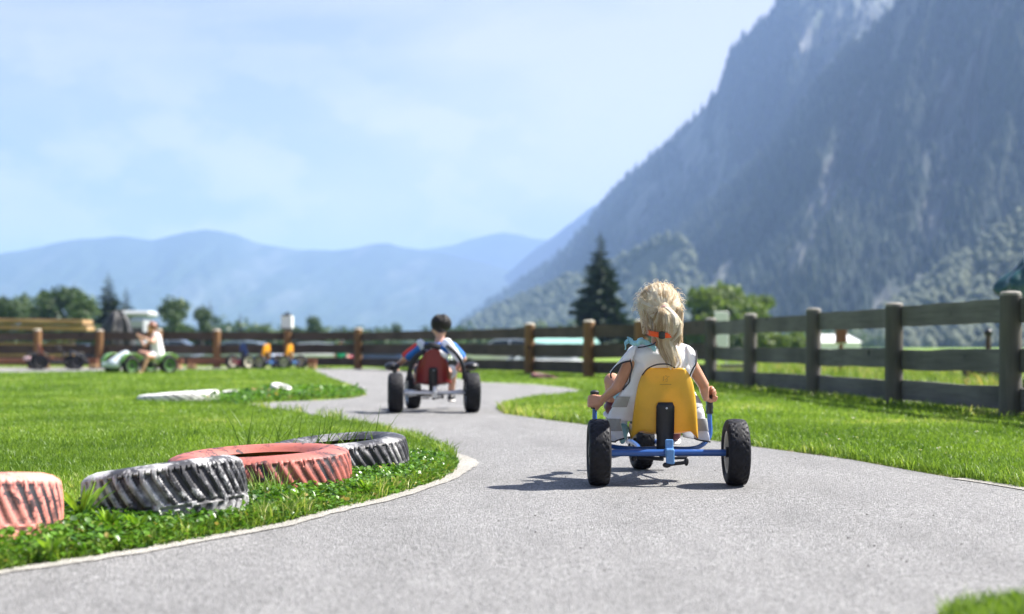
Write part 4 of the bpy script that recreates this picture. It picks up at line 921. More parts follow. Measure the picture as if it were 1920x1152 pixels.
# orange strap with buckle across the nape
m = MB(); sp_ = [P(1214, 622, 7.27), P(1219, 625, 7.17), P(1228, 627, 7.135), P(1243, 629, 7.125), P(1253, 629, 7.135), P(1259, 628, 7.17), P(1261, 626, 7.24)]
sc_ = bez([tuple(p) for p in sp_], 5); hz_ = .0135; vs = []
for p in sc_: vs += [(p.x, p.y, p.z-hz_), (p.x, p.y, p.z+hz_)]
m.add(vs, [(2*i, 2*i+1, 2*i+3, 2*i+2) for i in range(len(sc_)-1)]); st_ = m.build('neck_strap', ORB, girl, origin=GO, auto=0); md = st_.modifiers.new('t', 'SOLIDIFY'); md.thickness = .004
m = MB(); bc = P(1241, 629, 7.118); m.bbox(bc, (.032, .012, .034), .004); m.bbox(bc+Vector((.0, -.004, 0)), (.018, .012, .038), .003); m.build('buckle', BLK, st_, origin=GO)

# ---------------------------------------------------------------- the boy on the second kart
BO = (K2[0], K2[1]+.3, 0)
boy = thing('person', 'dark-haired boy in blue and red shirt seated on the red kart farther up the track', 'person', BO)
BT = fabric('blue_shirt', (.03, .16, .55), .15); RT = fabric('red_sleeve', (.62, .05, .05), .1); 
def q2(px, py, dy=0): return P(px, py, 15.25+dy)
bsh = [q2(786, 652), q2(848, 652)]; bel = [q2(760, 672, .03), q2(868, 673, .05)]; bwr = [q2(746, 686, .16), q2(858, 690, .12)]; bhip = Vector((BO[0], 15.38, .40)); bhc = q2(826, 613, .06)
b = MB(); b.cap_cone(bhip+Vector((-.07, 0, 0)), .11, bhip+Vector((.07, 0, 0)), .11); b.cap_cone(bhip, .12, Vector((BO[0]+.01, 15.3, .60)), .115); b.cap_cone(bsh[0]+Vector((.04, 0, -.02)), .06, bsh[1]+Vector((-.04, 0, -.02)), .06)
b.cap_cone(q2(822, 655, .02), .055, bhc+Vector((0, 0, -.08)), .045)
for s in (0, 1): b.cap_cone(bsh[s], .05, bel[s], .038); b.cap_cone(bel[s], .037, bwr[s], .024)
qf2, MF2 = head(b, bhc, 1.2, (-.62, .75, -.2))
hand(b, bwr[0], q2(738, 687, .2)-bwr[0], (0, .1, 1), 1.4, 1); hand(b, bwr[1], q2(866, 690, .2)-bwr[1], (0, -.1, 1), 1.4, 1)
bkn = [Vector((BO[0]-.22, 15.8, .45)), Vector((BO[0]+.17, 15.8, .43))]; ban = [Vector((BO[0]-.24, 16.0, .26)), Vector((BO[0]+.14, 16.02, .18))]
for s in (0, 1):
    b.cap_cone(bhip+Vector(((-.07, .07)[s], .03, -.02)), .085, bkn[s], .055); b.cap_cone(bkn[s], .052, ban[s], .034); b.cap_cone(ban[s]+Vector((0, .02, -.05)), .03, ban[s]+Vector((0, .14, -.02)), .026)
hull_mesh(b, 'body', SKD, boy, .007, 4, BO); face_parts(boy, qf2, MF2, 1.2, BO)
m = MB(); m.cap_cone(bhip, .13, Vector((BO[0]+.01, 15.3, .60)), .128); m.cap_cone(bsh[0]+Vector((.02, 0, -.01)), .068, bsh[1]+Vector((-.02, 0, -.01)), .068)
for s in (0, 1): m.cap_cone(bsh[s], .062, bsh[s].lerp(bel[s], .75), .058)
shirt = hull_mesh(m, 'shirt', BT, boy, .01, 4, BO)
for s in (0, 1):
    m = MB(); d_ = Vector(((-.030, .018)[s], -.015, .014)); m.cap_cone(bsh[s]+d_, (.038, .025)[s], bsh[s].lerp(bel[s], .8)+d_, (.034, .022)[s], 12, 4); m.build('red_sleeve', RT, shirt, origin=BO)
m = MB(); m.cap_cone(q2(788, 644, -.02), .046, q2(801, 666, -.04), .055); hull_mesh(m, 'white_flap', WHITE, shirt, .008, 3, BO)
m = MB(); m.cap_cone(q2(838, 644, -.03), .058, q2(862, 674, -.05), .036); m.cap_cone(q2(812, 655, -.1), .035, q2(836, 668, -.1), .03); hull_mesh(m, 'white_flap', WHITE, shirt, .008, 3, BO)
m = MB(); m.tube(bez([tuple(q2(797, 658, -.10)), tuple(q2(782, 668, -.12)), tuple(q2(772, 682, -.10)), tuple(q2(766, 712, -.05))], 6), .028, 8); m.tube(bez([tuple(q2(838, 648, -.08)), tuple(q2(856, 664, -.1)), tuple(q2(868, 686, -.08)), tuple(q2(870, 712, -.05))], 6), .022, 8); m.tube(bez([tuple(q2(797, 650, -.10)), tuple(q2(810, 648, -.13)), tuple(q2(826, 652, -.12))], 6), .032, 8); m.build('strap', PIPE, boy, origin=BO)
m = MB()
for s in (0, 1): m.cap_cone(bhip+Vector(((-.07, .07)[s], .03, -.02)), .1, (bhip+Vector(((-.07, .07)[s], .03, 0))).lerp(bkn[s], .8), .075)
hull_mesh(m, 'shorts', fabric('dark_shorts', (.03, .035, .05)), boy, .012, 3, BO)
for s in (0, 1):
    m = MB(); m.ell(ban[s]+Vector((0, .04, -.055)), (.045, .11, .045)); sh_ = m.build('shoe', BLK, boy, origin=BO); m = MB(); m.ell(ban[s]+Vector((0, .04, -.09)), (.048, .115, .02)); m.build('sole', SOLE, sh_, origin=BO)
DARKH = hair_mat('dark_hair', (.008, .007, .008), (.02, .016, .014), (.05, .04, .035), .1)
hc2 = np.array(bhc)+np.array([.008, -.022, .035]); m = MB(); m.ell(tuple(hc2), (.104, .116, .098), None, 32, 20); m.ell(tuple(hc2+np.array([.006, -.03, -.045])), (.082, .075, .06))
bh = hull_mesh(m, 'hair', DARKH, boy, .009, 2, BO, post=hcol); paths = []
for i in range(1500):
    d = rng.normal(size=3); d /= np.linalg.norm(d)
    if d[2] < -.5 or (d[1] > .5 and d[2] < .3): continue
    t1 = np.cross(d, [0, 0, 1]); t1 = np.cross(d, t1); t1 /= np.linalg.norm(t1)+1e-9; L_ = rng.uniform(.03, .06); ps = []
    for u in np.linspace(0, 1, 5):
        e = d+t1*L_/.1*u*.7; e /= np.linalg.norm(e); ps.append(hc2+e*np.array([.104, .116, .098])*(1.0+.06*math.sin(u*2.4)))
    paths.append(ps)
hair_strands(paths, 'hair_strands', DARKH, bh, BO, .0022)
# ============================================================ four-wheeled karts and the child at the left
LIME = pm('lime_plastic', (.16, .34, .07), .35, var=.1, coat=.3); PALEG = pm('pale_grey_plastic', (.55, .62, .66), .4); DIMG = pm('green_rim', (.10, .22, .06), .5); RUST = pm('rust_brown_plastic', (.26, .07, .03), .45)
def big_kart(label, loc, rz, body_m, fender_m, seat_m, rim_m, spoiler_m, group=None, scale=1.0, bar=None):
    k = thing('pedal_gokart', label, 'pedal go-kart', loc, rz, group); r_ = .235; wb = 1.08; ht = .43
    for x in (-ht, ht):
        wheel(k, x, 0, r_, .17, 22, RUB, rim_m, nt=80); wheel(k, x*.95, wb, r_*.95, .15, 22, RUB, rim_m, nt=80)
    m = MB(); m.tube([(-ht, 0, r_), (ht, 0, r_)], .022, 8); m.tube([(-ht*.95, wb, r_), (ht*.95, wb, r_)], .022, 8); m.build('axle', BLKM, k)
    m = MB(); m.tube(bez([(0, -.15, .26), (0, .2, .24), (0, .7, .26), (0, wb+.12, .30)], 5), .04, 10); m.tube(bez([(-.2, .0, r_), (-.24, .5, .2), (-.14, wb, .24)], 5), .022, 8); m.tube(bez([(.2, .0, r_), (.24, .5, .2), (.14, wb, .24)], 5), .022, 8); m.build('frame', body_m, k)
    m = MB(); m.bbox((0, wb+.30, .24), (.70, .16, .14), .04); m.bbox((0, wb+.22, .20), (.5, .2, .08), .03); m.build('bumper', spoiler_m, k)
    m = MB(); m.grid(lambda u, v: Vector(((u-.5)*(.34+.1*v), wb-.12+.5*v, .60-.30*v**1.3-.9*(u-.5)**2*.25)), 12, 10); o = m.build('nose_panel', PALEG if spoiler_m is PALEG else body_m, k, auto=0); md = o.modifiers.new('t', 'SOLIDIFY'); md.thickness = .02
    for x, y in ((-ht, 0), (ht, 0), (-ht*.95, wb), (ht*.95, wb)):
        m = MB(); m.grid(lambda u, v: Vector((x+(u-.5)*.19, y+math.cos(.25+v*2.3)*(r_+.05), r_+math.sin(.25+v*2.3)*(r_+.05))), 5, 14); o = m.build('fender', fender_m, k, auto=0); md = o.modifiers.new('t', 'SOLIDIFY'); md.thickness = .018
    s = seat_mesh(.15, .20, .36, .78, .12, -.09, .08, 3, .01, .34).build('seat', seat_m, k, auto=0); md = s.modifiers.new('t', 'SOLIDIFY'); md.thickness = .02
    m = MB(); m.tube([(0, wb-.1, .30), (0, wb-.42, .62)], .018, 8); c = m.build('steering_column', BLKM, k)
    M = Matrix.Translation((0, wb-.42, .63)) @ Matrix.Rotation(R(-52), 4, 'X'); m = MB()
    m.tube([M @ Vector((.15*math.cos(a), .15*math.sin(a), 0)) for a in [q*2*math.pi/20 for q in range(20)]], .016, 8, closed=True)
    for a in (0, 2.1, 4.2): m.tube([M @ Vector((0, 0, 0)), M @ Vector((.15*math.cos(a+1.57), .15*math.sin(a+1.57), 0))], .012, 6)
    m.build('steering_wheel', BLK, c)
    for sx in (-1, 1): m = MB(); m.bbox((sx*.1, wb-.15, .22+sx*.06), (.1, .08, .03), .006); m.build('pedal', BLK, k)
    if bar:
        m = MB()
        for q in range(3): m.bbox(((q-1)*.27, -.30, .34), (.20, .10, .11), .03)
        m.build('rear_bumper', bar, k)
    return k
GKL = P(262, 701, 36.0)
gk = big_kart('lime green pedal go-kart with pale nose carrying the girl in the white dress', (-9.05, 36.4, 0), R(138), BLKM, LIME, BLK, DIMG, PALEG, 'pedal go-karts waiting by the far fence')
gk.scale = (1.0,)*3
dk = big_kart('black pedal go-kart with rust brown seat parked at the far left', (-14.35, 43.0, 0), R(-60), BLKM, BLK, RUST, BLK, BLK, 'pedal go-karts waiting by the far fence', bar=pm('pink_white_plastic', (.75, .5, .5), .4))
# bodywork of the dark kart: tall rust seat back is part of the seat
# small parked trikes
def clone(src, label, loc, rz, group, mats=None):
    c = copy_tree(src); c.location = loc; c.rotation_euler = (0, 0, rz); c['label'] = label; c['group'] = group
    return c
G2 = 'small karts parked in a row by the far fence'
p1 = trike('small parked kart with orange-yellow seat, left one of the pair', ((505-960)/FPX*43.2, 43.2, 0), R(62), seat_m=ORG, frame_m=BLUE, group=G2, marks=False)
p1.scale = (1.3,)*3
p2 = clone(p1, 'small parked kart with orange-yellow seat, right one of the pair', ((549-960)/FPX*43.6, 43.6, 0), R(66), G2); p2.scale = (1.3,)*3
p3 = trike('small parked kart with red frame and navy seat left of the orange ones', ((450-960)/FPX*43.0, 43.0, 0), R(-50), seat_m=plastic('navy_plastic', (.02, .06, .25)), frame_m=pm('red_enamel', (.55, .03, .06), .35), group=G2, marks=False); p3.scale = (1.35,)*3
# ---------------------------------------------------------------- child in white dress on the green kart
CO = (-8.9, 36.3, 0); kid = thing('person', 'small girl in white dress with reddish hair leaning on the green go-kart, one leg down', 'person', CO)
def q3(px, py, dy=0): return P(px, py, 36.1+dy)
b = MB(); h3 = q3(295, 668); n3 = q3(291, 628); c3 = q3(283, 614, -.05)
b.cap_cone(h3, .14, n3+Vector((0, 0, -.05)), .10); b.cap_cone(n3, .055, c3, .05); qf3, MF3 = head(b, c3, 1.25, (-.75, -.6, -.3))
b.cap_cone(n3+Vector((-.02, -.1, -.07)), .055, q3(287, 642, -.2), .042); b.cap_cone(q3(287, 642, -.2), .042, q3(270, 633, -.25), .03); hand(b, q3(268, 632, -.25), (-1, -.1, .2), (0, 0, 1), 1.3)
b.cap_cone(n3+Vector((-.02, .1, -.07)), .05, q3(270, 650, .15), .035); b.cap_cone(q3(270, 650, .15), .033, q3(261, 632, .1), .028); hand(b, q3(261, 630, .1), (-.8, 0, .4), (0, 0, 1), 1.3)
b.cap_cone(h3+Vector((-.02, -.06, -.02)), .10, q3(277, 668, -.3), .075); b.cap_cone(q3(277, 668, -.3), .07, q3(267, 694, -.35), .042); b.cap_cone(q3(266, 697, -.35), .038, q3(260, 701, -.45), .03)
b.cap_cone(h3+Vector((-.02, .08, -.02)), .10, q3(262, 662, .2), .07); b.cap_cone(q3(262, 662, .2), .065, q3(252, 682, .25), .04); b.cap_cone(q3(252, 684, .25), .036, q3(246, 684, .2), .03)
hull_mesh(b, 'body', SKD, kid, .014, 3, CO); face_parts(kid, qf3, MF3, 1.25, CO)
m = MB(); m.cap_cone(q3(296, 668), .18, n3+Vector((.02, 0, -.06)), .125); m.cap_cone(q3(297, 672), .16, q3(286, 667, -.12), .12); hull_mesh(m, 'dress', fabric('white_dress', (.72, .70, .72)), kid, .015, 3, CO)
m = MB(); m.ell(c3+Vector((.03, .03, .03)), (.125, .13, .12)); m.cap_cone(c3+Vector((-.02, .06, 0)), .09, c3+Vector((-.06, .05, -.19)), .06); hull_mesh(m, 'hair', hair_mat('auburn_hair', (.16, .06, .03), (.25, .10, .06), (.3, .14, .09), .1), kid, .014, 2, CO, post=hcol)
# tiny adult beyond the fence
AO = ((640-960)/FPX*56, 56, -.5); ad = thing('person', 'person in a teal shirt standing beyond the far fence', 'person', AO)
b = MB(); B_ = Vector(AO)
for s in (-1, 1): b.cap_cone(B_+Vector((s*.1, 0, .85)), .09, B_+Vector((s*.13, 0, .08)), .05); b.cap_cone(B_+Vector((s*.13, 0, .05)), .045, B_+Vector((s*.15, -.14, .04)), .04); b.cap_cone(B_+Vector((s*.2, 0, 1.05)), .055, B_+Vector((s*.27, -.05, .78)), .04); b.cap_cone(B_+Vector((s*.27, -.05, .78)), .038, B_+Vector((s*.22, -.25, .68)), .03); hand(b, B_+Vector((s*.22, -.25, .68)), (0, -1, -.2), (0, 0, 1), 1.5)
b.cap_cone(B_+Vector((0, 0, .85)), .15, B_+Vector((0, 0, 1.05)), .15); b.cap_cone(B_+Vector((0, 0, 1.1)), .06, B_+Vector((0, 0, 1.25)), .05); qa, Ma = head(b, B_+Vector((0, 0, 1.33)), 1.15, (-.5, -.85, 0))
hull_mesh(b, 'body', SKD, ad, .02, 2, AO)
m = MB(); m.cap_cone(B_+Vector((0, 0, .9)), .18, B_+Vector((0, 0, 1.05)), .18)
for s in (-1, 1): m.cap_cone(B_+Vector((s*.19, 0, 1.06)), .07, B_+Vector((s*.24, 0, .92)), .065)
hull_mesh(m, 'shirt', fabric('teal_shirt', (.03, .45, .33)), ad, .025, 2, AO); m = MB(); m.ell(B_+Vector((.01, .02, 1.37)), (.1, .11, .1)); m.build('hair', DARKH, ad, origin=AO)
m = MB()
for s in (-1, 1): m.cap_cone(B_+Vector((s*.1, 0, .85)), .11, B_+Vector((s*.12, 0, .5)), .09)
hull_mesh(m, 'shorts', PIPE, ad, .025, 2, AO)
# ============================================================ trees
BARK = wood_mat('bark', (.05, .04, .03), (.14, .11, .08), 'Z', .4, knots=False)
def leaf_cloud(name, centres, n, size, mat, parent, seed, shell=.6, droop=0.0):
    rng = np.random.default_rng(seed); cs = np.array([c[:3] for c in centres]); rs = np.array([c[3] for c in centres]); pr = rs**2/np.sum(rs**2)
    k = rng.choice(len(cs), n, p=pr); d = rng.normal(size=(n, 3)); d /= np.linalg.norm(d, axis=1)[:, None]
    rr = rs[k]*(shell+(1-shell)*rng.uniform(0, 1, n)**.5)*(1+.16*rng.normal(size=n)); rr = np.where(rng.uniform(0, 1, n) < .25, rs[k]*rng.uniform(.2, .9, n), rr)
    p = cs[k]+d*rr[:, None]*np.array([1, 1, .88]); nr = d+rng.normal(size=(n, 3))*.7; nr /= np.linalg.norm(nr, axis=1)[:, None]
    a = np.cross(nr, rng.normal(size=(n, 3))); a /= np.linalg.norm(a, axis=1)[:, None]; b = np.cross(nr, a); s = size*rng.uniform(.5, 1.4, n)[:, None]
    V = np.stack([p-a*s, p+b*s*.6, p+a*s, p-b*s*.6], 1).reshape(-1, 3); F = np.arange(n*4)
    hue = np.clip(rng.uniform(0, .8, n)+.35*(vnoise(k*7.3, k*3.1, seed)-.4), 0, 1)
    return np_mesh(name, V, F, np.full(n, 4), mat, parent, attrs={'hue': np.repeat(hue, 4)})
def broadleaf(label, px, py_top, Yd, width_px, mat, seed, base_z=0, n=5200, group=None, name='broadleaf_tree', flat=1.0):
    x = (px-960)/FPX*Yd; H_ = HC-(py_top-650)/FPX*Yd-base_z; W_ = width_px/FPX*Yd; rng = random.Random(seed)
    o = thing(name, label, 'tree', (x, Yd, base_z), 0, group); m = MB()
    tr = max(.10, H_*.025); m.tube([(0, 0, -.1), (.03*H_*.3, 0, H_*.2), (-.02*H_, .01*H_, H_*.45), (.01*H_, 0, H_*.8)], [tr*1.3, tr, tr*.7, tr*.15], 9)
    cs = []
    for i in range(22):
        a = rng.uniform(0, 6.28); hz_ = rng.uniform(.12, .86)
        rad = W_*.5*(1-abs(hz_-.42)**1.8*1.7)*rng.uniform(.3, .92); p = (math.cos(a)*rad, math.sin(a)*rad, H_*hz_); cs.append(p+(W_*rng.uniform(.15, .26),))
        m.tube([(0, 0, H_*hz_*.55), (p[0]*.5, p[1]*.5, H_*hz_*.8), p], [tr*.5, tr*.3, tr*.1], 6)
    cs.append((rng.uniform(-.1, .1)*W_, 0, H_*.86, H_*.13)); m.build('trunk', BARK, o)
    leaf_cloud('crown', cs, n, W_*.045, mat, o, seed); return o
def spruce(label, px, py_top, Yd, width_px, seed, mat, base_z=0, group=None, levels=34, per=15):
    x = (px-960)/FPX*Yd; H_ = HC-(py_top-650)/FPX*Yd-base_z; W_ = width_px/FPX*Yd; rng = np.random.default_rng(seed)
    o = thing('spruce_tree', label, 'tree', (x, Yd, base_z), 0, group); m = MB(); m.tube([(0, 0, -.1), (0, 0, H_*.5), (0, 0, H_*.99)], [H_*.022, H_*.013, .01], 9); m.build('trunk', BARK, o)
    V = []; hue = []
    for lv in range(levels):
        u = (lv+.5)/levels; z0 = H_*(.04+.95*u); L0 = W_*.5*(1-u)**.82*(.9+.25*rng.uniform())
        for k in range(int(per*(1-.6*u))):
            a = rng.uniform(0, 6.28); L_ = L0*rng.uniform(.62, 1.12); dr = .28+.25*(1-u); ns = max(4, int(12*(1-u)+3))
            for j in range(ns):
                t_ = (j+.6)/ns; px_, py_ = math.cos(a)*L_*t_, math.sin(a)*L_*t_; pz = z0-dr*L_*t_+.30*L_*t_*t_
                for sgn in (-1, 1, 0):
                    ln = L_*.40*(1.15-t_*.7)*rng.uniform(.7, 1.3); aa = a+sgn*rng.uniform(.6, 1.1); hz_ = ln*.42
                    d = np.array([math.cos(aa), math.sin(aa), -.30*rng.uniform(.5, 1.6)])*ln; p = np.array([px_, py_, pz]); up = np.array([math.sin(aa)*.35, -math.cos(aa)*.35, .9])*hz_
                    V += [p-up, p+d*.6-up*.8, p+d, p+d*.5+up*.7]; hue.append(np.clip(rng.uniform(0, .8)+.2*t_, 0, 1))
    V = np.array(V); n = len(V)//4; np_mesh('crown', V, np.arange(n*4), np.full(n, 4), mat, o, attrs={'hue': np.repeat(hue, 4)}); return o
NEED = leaf_mat('spruce_needles', (.010, .022, .014), (.035, .06, .03), .12, rough=.7)
LG = leaf_mat('bright_foliage', (.06, .11, .02), (.19, .26, .06), .4); LD = leaf_mat('dark_foliage', (.03, .06, .025), (.09, .14, .05), .3); LM = leaf_mat('mid_foliage', (.03, .06, .02), (.11, .17, .05), .25)
spruce('tall dark spruce standing alone left of the blond child', 1125, 428, 120, 134, 1, NEED, 0, levels=40, per=18)
spruce('tallest dark spruce above the tarpaulin mound at the left', 203, 507, 150, 115, 2, NEED, -2, levels=34, per=16)
spruce('slim spruce just right of the tallest left spruce', 236, 534, 155, 92, 3, NEED, -2, levels=28, per=14)
spruce('tiny dark spruce above the fence left of the lantern post', 450, 585, 170, 52, 4, NEED, -2, levels=22, per=14)
spruce('dark pointed spruce behind the grey-green tree pair', 394, 560, 175, 66, 5, NEED, -2, levels=22, per=14)
GT = 'trees beyond the car park'
for i, (lb, px, py, Yd, wd, mt) in enumerate([
    ('dark round tree at the left edge of the photo', 8, 552, 140, 74, LD), ('mid-green tree second from the left edge', 46, 548, 150, 56, LM), ('broad dark tree, tallest of the left-hand wood', 112, 533, 145, 92, LD),
    ('olive green tree at the right end of the left-hand wood', 158, 548, 135, 66, LM), ('loose grey-green tree standing alone above the white-dressed girl', 325, 554, 160, 66, LM), ('dark tree next to the loose grey-green one', 378, 572, 165, 46, LD),
    ('small round dark tree right of the lantern post', 590, 590, 190, 44, LD), ('tiny shrub-like tree between the lantern post and the boy', 741, 604, 210, 26, LD)]):
    broadleaf(lb, px, py, Yd, wd*1.15, mt, 50+i, -2, 5200, GT)
broadleaf('bright green round tree right behind the blond child', 1342, 545, 125, 158, LG, 70, 0, 15000); broadleaf('smaller bright green tree right of the big round one', 1424, 551, 130, 74, LG, 71, 0, 7000)
def bush(label, px, py, Yd, wd, mat, seed, bz=0, group=None, n=2500):
    x = (px-960)/FPX*Yd; H_ = HC-(py-650)/FPX*Yd-bz; W_ = wd/FPX*Yd; o = thing('bush', label, 'bush', (x, Yd, bz), 0, group); rg = random.Random(seed); cs = []; m = MB()
    for i in range(9):
        u = rg.uniform(-.42, .42); p = (u*W_, rg.uniform(-.2, .2)*W_, H_*rg.uniform(.3, .68)); cs.append(p+(H_*.32,)); m.tube([(u*W_*.4, 0, -.05), p], [.04, .01], 5)
    m.build('stems', BARK, o); leaf_cloud('foliage', cs, n, H_*.07, mat, o, seed); return o
bush('rounded light green hedge bush seen through the right fence', 1462, 618, 90, 90, LG, 80, 0); bush('darker hedge bush left of the light one behind the right fence', 1392, 622, 92, 60, LM, 81, 0)
bush('dark low shrub at the foot of the meadow behind the fence', 1500, 690, 34, 45, LM, 82, 0, n=1500); bush('small dark shrub left of it at the meadow edge', 1437, 690, 36, 30, LM, 83, 0, n=1200)
for i, (px, w_) in enumerate([(830, 60), (700, 70), (490, 70), (560, 60), (640, 60), (290, 50), (900, 60), (955, 60), (1010, 60), (1060, 50), (1230, 60), (1290, 60)]):
    bush(['low grey-green thicket on the horizon behind the boy', 'low thicket on the horizon left of the boy', 'low thicket on the horizon left of the lantern post', 'thicket on the horizon behind the lantern post', 'thicket above the teal-shirted person', 'thicket left of the loose grey-green tree',
          'thicket on the horizon just right of the boy', 'pale thicket above the left of two tan posts', 'thicket between the two tan posts on the skyline', 'thicket just left of the tall lone spruce', 'thicket directly behind the blond child', 'thicket under the bright round tree'][i], px, 611+5*math.sin(i*2.1), 200+i*4, w_, (LM, LD)[i % 2], 90+i, -2.5, 'thickets on the horizon', 1600)
# far-off wood closing the valley floor
rng = np.random.default_rng(8); cs = []
for i in range(240): xx = rng.uniform(-190, 120); yy = rng.uniform(430, 520); cs.append((xx, yy, rng.uniform(.5, 4.0)+1.5*math.sin(xx*.05), rng.uniform(3, 6.5)))
o = leaf_cloud('distant_wood', cs, 24000, 1.0, LD, None, 9); tag(o, 'low distant wood along the valley floor', 'wood', kind='stuff')
# ============================================================ cars and other background things
GLASS = pm('car_glass', (.03, .04, .05), .08, var=.1, bump=0, spec=.8); CHR = pm('bright_metal', (.7, .7, .72), .2, metal=.9)
def car_paint(n, c): return pm(n, c, .25, metal=.35, var=.05, bump=0, coat=.6)
def car(label, px, Yd, rz, paint, kindv=0, z=-.55):
    x = (px-960)/FPX*Yd; o = thing('parked_car', label, 'car', (x, Yd, z), rz, 'cars parked beyond the far fence')
    if kindv == 0: low = [(-2.05, .35), (-2.1, .62), (-1.95, .86), (-1.3, .93), (-.2, .95), (.9, .93), (1.75, .78), (2.1, .6), (2.12, .35)]; roof = [(-1.75, .9), (-1.25, 1.38), (-.5, 1.46), (.2, 1.42), (1.0, .92)]
    else: low = [(-2.0, .35), (-2.05, .7), (-2.0, .98), (-.2, 1.0), (1.1, .98), (1.85, .82), (2.05, .6), (2.05, .35)]; roof = [(-1.98, .96), (-1.8, 1.5), (-.5, 1.56), (.35, 1.5), (1.15, .98)]
    m = MB(); yw = .86; n = len(low); vs = []
    for s, yy in ((0, -yw), (1, -yw+.07), (2, yw-.07), (3, yw)):
        for (a, b) in low: vs.append((a*(.985 if s in (0, 3) else 1), yy, b-(.05 if s in (0, 3) and b > .5 else 0)))
    fs = []
    for s in range(3):
        for i in range(n-1): fs.append((s*n+i, s*n+i+1, (s+1)*n+i+1, (s+1)*n+i))
        fs.append((s*n+n-1, s*n, (s+1)*n, (s+1)*n+n-1))
    fs.append(tuple(reversed(range(n)))); fs.append(tuple(3*n+i for i in range(n))); m.add(vs, fs); body = m.build('body', paint, o)
    m = MB(); k = len(roof); vs = [(a, s*(.80-.17*max(0, (b-.95)/.5)), b) for s in (-1, 1) for (a, b) in roof]; fs = [(i, i+1, k+i+1, k+i) for i in range(k-1)]+[tuple(reversed(range(k))), tuple(range(k, 2*k)), (k-1, 0, k, 2*k-1)]; m.add(vs, fs); m.build('roof', paint, body)
    def wnd(pts, nm='window'):
        mm = MB(); mm.add(pts, [tuple(range(len(pts)))]); q = mm.build(nm, GLASS, body, smooth=False); md = q.modifiers.new('t', 'SOLIDIFY'); md.thickness = .012; md.offset = 1
    for s in (-1, 1):
        wa = lambda a, b: (a, s*(.808-.17*max(0, (b-.95)/.5)), b); t_ = roof[2][1]-.07
        wnd([wa(roof[0][0]+.28, 1.0), wa(-.45, 1.0), wa(-.45, t_), wa(roof[1][0]+.12, t_-.04)]); wnd([wa(-.38, 1.0), wa(roof[4][0]-.25, 1.0), wa(roof[3][0]+.02, t_-.03), wa(-.38, t_)])
    a, b = roof[3], roof[4]; wnd([(b[0]-.07, -.68, b[1]+.05), (b[0]-.07, .68, b[1]+.05), (a[0]+.06, .6, a[1]-.02), (a[0]+.06, -.6, a[1]-.02)], 'windscreen')
    a, b = roof[0], roof[1]; wnd([(a[0]+.05, -.68, a[1]+.1), (b[0]-.03, -.6, b[1]-.02), (b[0]-.03, .6, b[1]-.02), (a[0]+.05, .68, a[1]+.1)], 'rear_window')
    for wx in (-1.3, 1.3):
        for s in (-1, 1):
            m = MB(); M = Matrix.Translation((wx, s*.80, .32)) @ Matrix.Rotation(R(90), 4, 'X'); m.lathe([(.2, -.1), (.3, -.1), (.325, -.07), (.325, .07), (.3, .1), (.2, .1)], 20, M, True); w_ = m.build('wheel', RUB, o); m = MB(); m.lathe([(.001, -.06), (.2, -.06), (.205, .06), (.001, .06)], 16, M); m.build('rim', CHR, w_)
    for s in (-1, 1):
        m = MB(); m.ell((low[-2][0]-.02, s*.6, .64), (.06, .17, .08)); m.build('headlight', CHR, body); m = MB(); m.ell((low[1][0]+.02, s*.62, .75), (.05, .14, .08)); m.build('tail_light', pm('red_lens', (.5, .02, .02), .2) if 'red_lens' not in bpy.data.materials else bpy.data.materials['red_lens'], body)
    return o
CW = car_paint('white_car_paint', (.75, .75, .75)); CS = car_paint('silver_car_paint', (.42, .46, .52)); CB = car_paint('blue_car_paint', (.05, .08, .16)); CK = car_paint('black_car_paint', (.02, .02, .025))
car('silver car just right of the girl in the white dress', 335, 66, R(4), CS, 0, -.42); car('pale silver car between the fence posts left of the small karts', 440, 64, R(176), CS, 0, -.5)
car('white car with dark windows behind the orange karts', 505, 70, R(3), CW, 1, -.72); car('white car right of the lantern post', 573, 66, R(182), CW, 0, -.55)
car('dark car seen through the fence left of the tarpaulin', 150, 68, R(8), CK, 1, -.7); car('white car seen through the fence right of the boy', 940, 60, R(175), CW, 0, -.42); car('silver car half hidden by the tan post right of the boy', 978, 66, R(184), CS, 0, -.55)
car('white car low behind the far fence between the two tan posts', 1035, 58, R(10), CW, 0, -.75); car('navy car left of the boy behind the fence', 715, 72, R(4), CB, 1, -.8)
# camper van
x = (252-960)/FPX*68; CVW = pm('camper_white', (.40, .42, .44), .7, var=.05, bump=0); cv = thing('camper_van', 'white camper van behind the tarpaulin mound', 'camper van', (x, 68, -.55), R(3)); m = MB()
m.bbox((0, 0, 1.75), (1.5, 2.1, 1.6), .12); m.build('body', CVW, cv); m = MB(); m.bbox((.1, 0, 2.78), (1.7, 2.0, .32), .12); m.build('roof_box', CVW, cv); m = MB(); m.bbox((.2, -1.06, 1.9), (.8, .03, .5), .01); m.build('window', GLASS, cv); m = MB(); m.bbox((0, 0, .65), (1.4, 1.9, .5), .1); m.build('chassis', BLK, cv)
for wx in (-.45, .45):
    for s in (-1, 1): m = MB(); m.lathe([(.001, -.1), (.34, -.1), (.34, .1), (.001, .1)], 18, Matrix.Translation((wx, s*.95, .34)) @ Matrix.Rotation(R(90), 4, 'X')); m.build('wheel', RUB, cv)
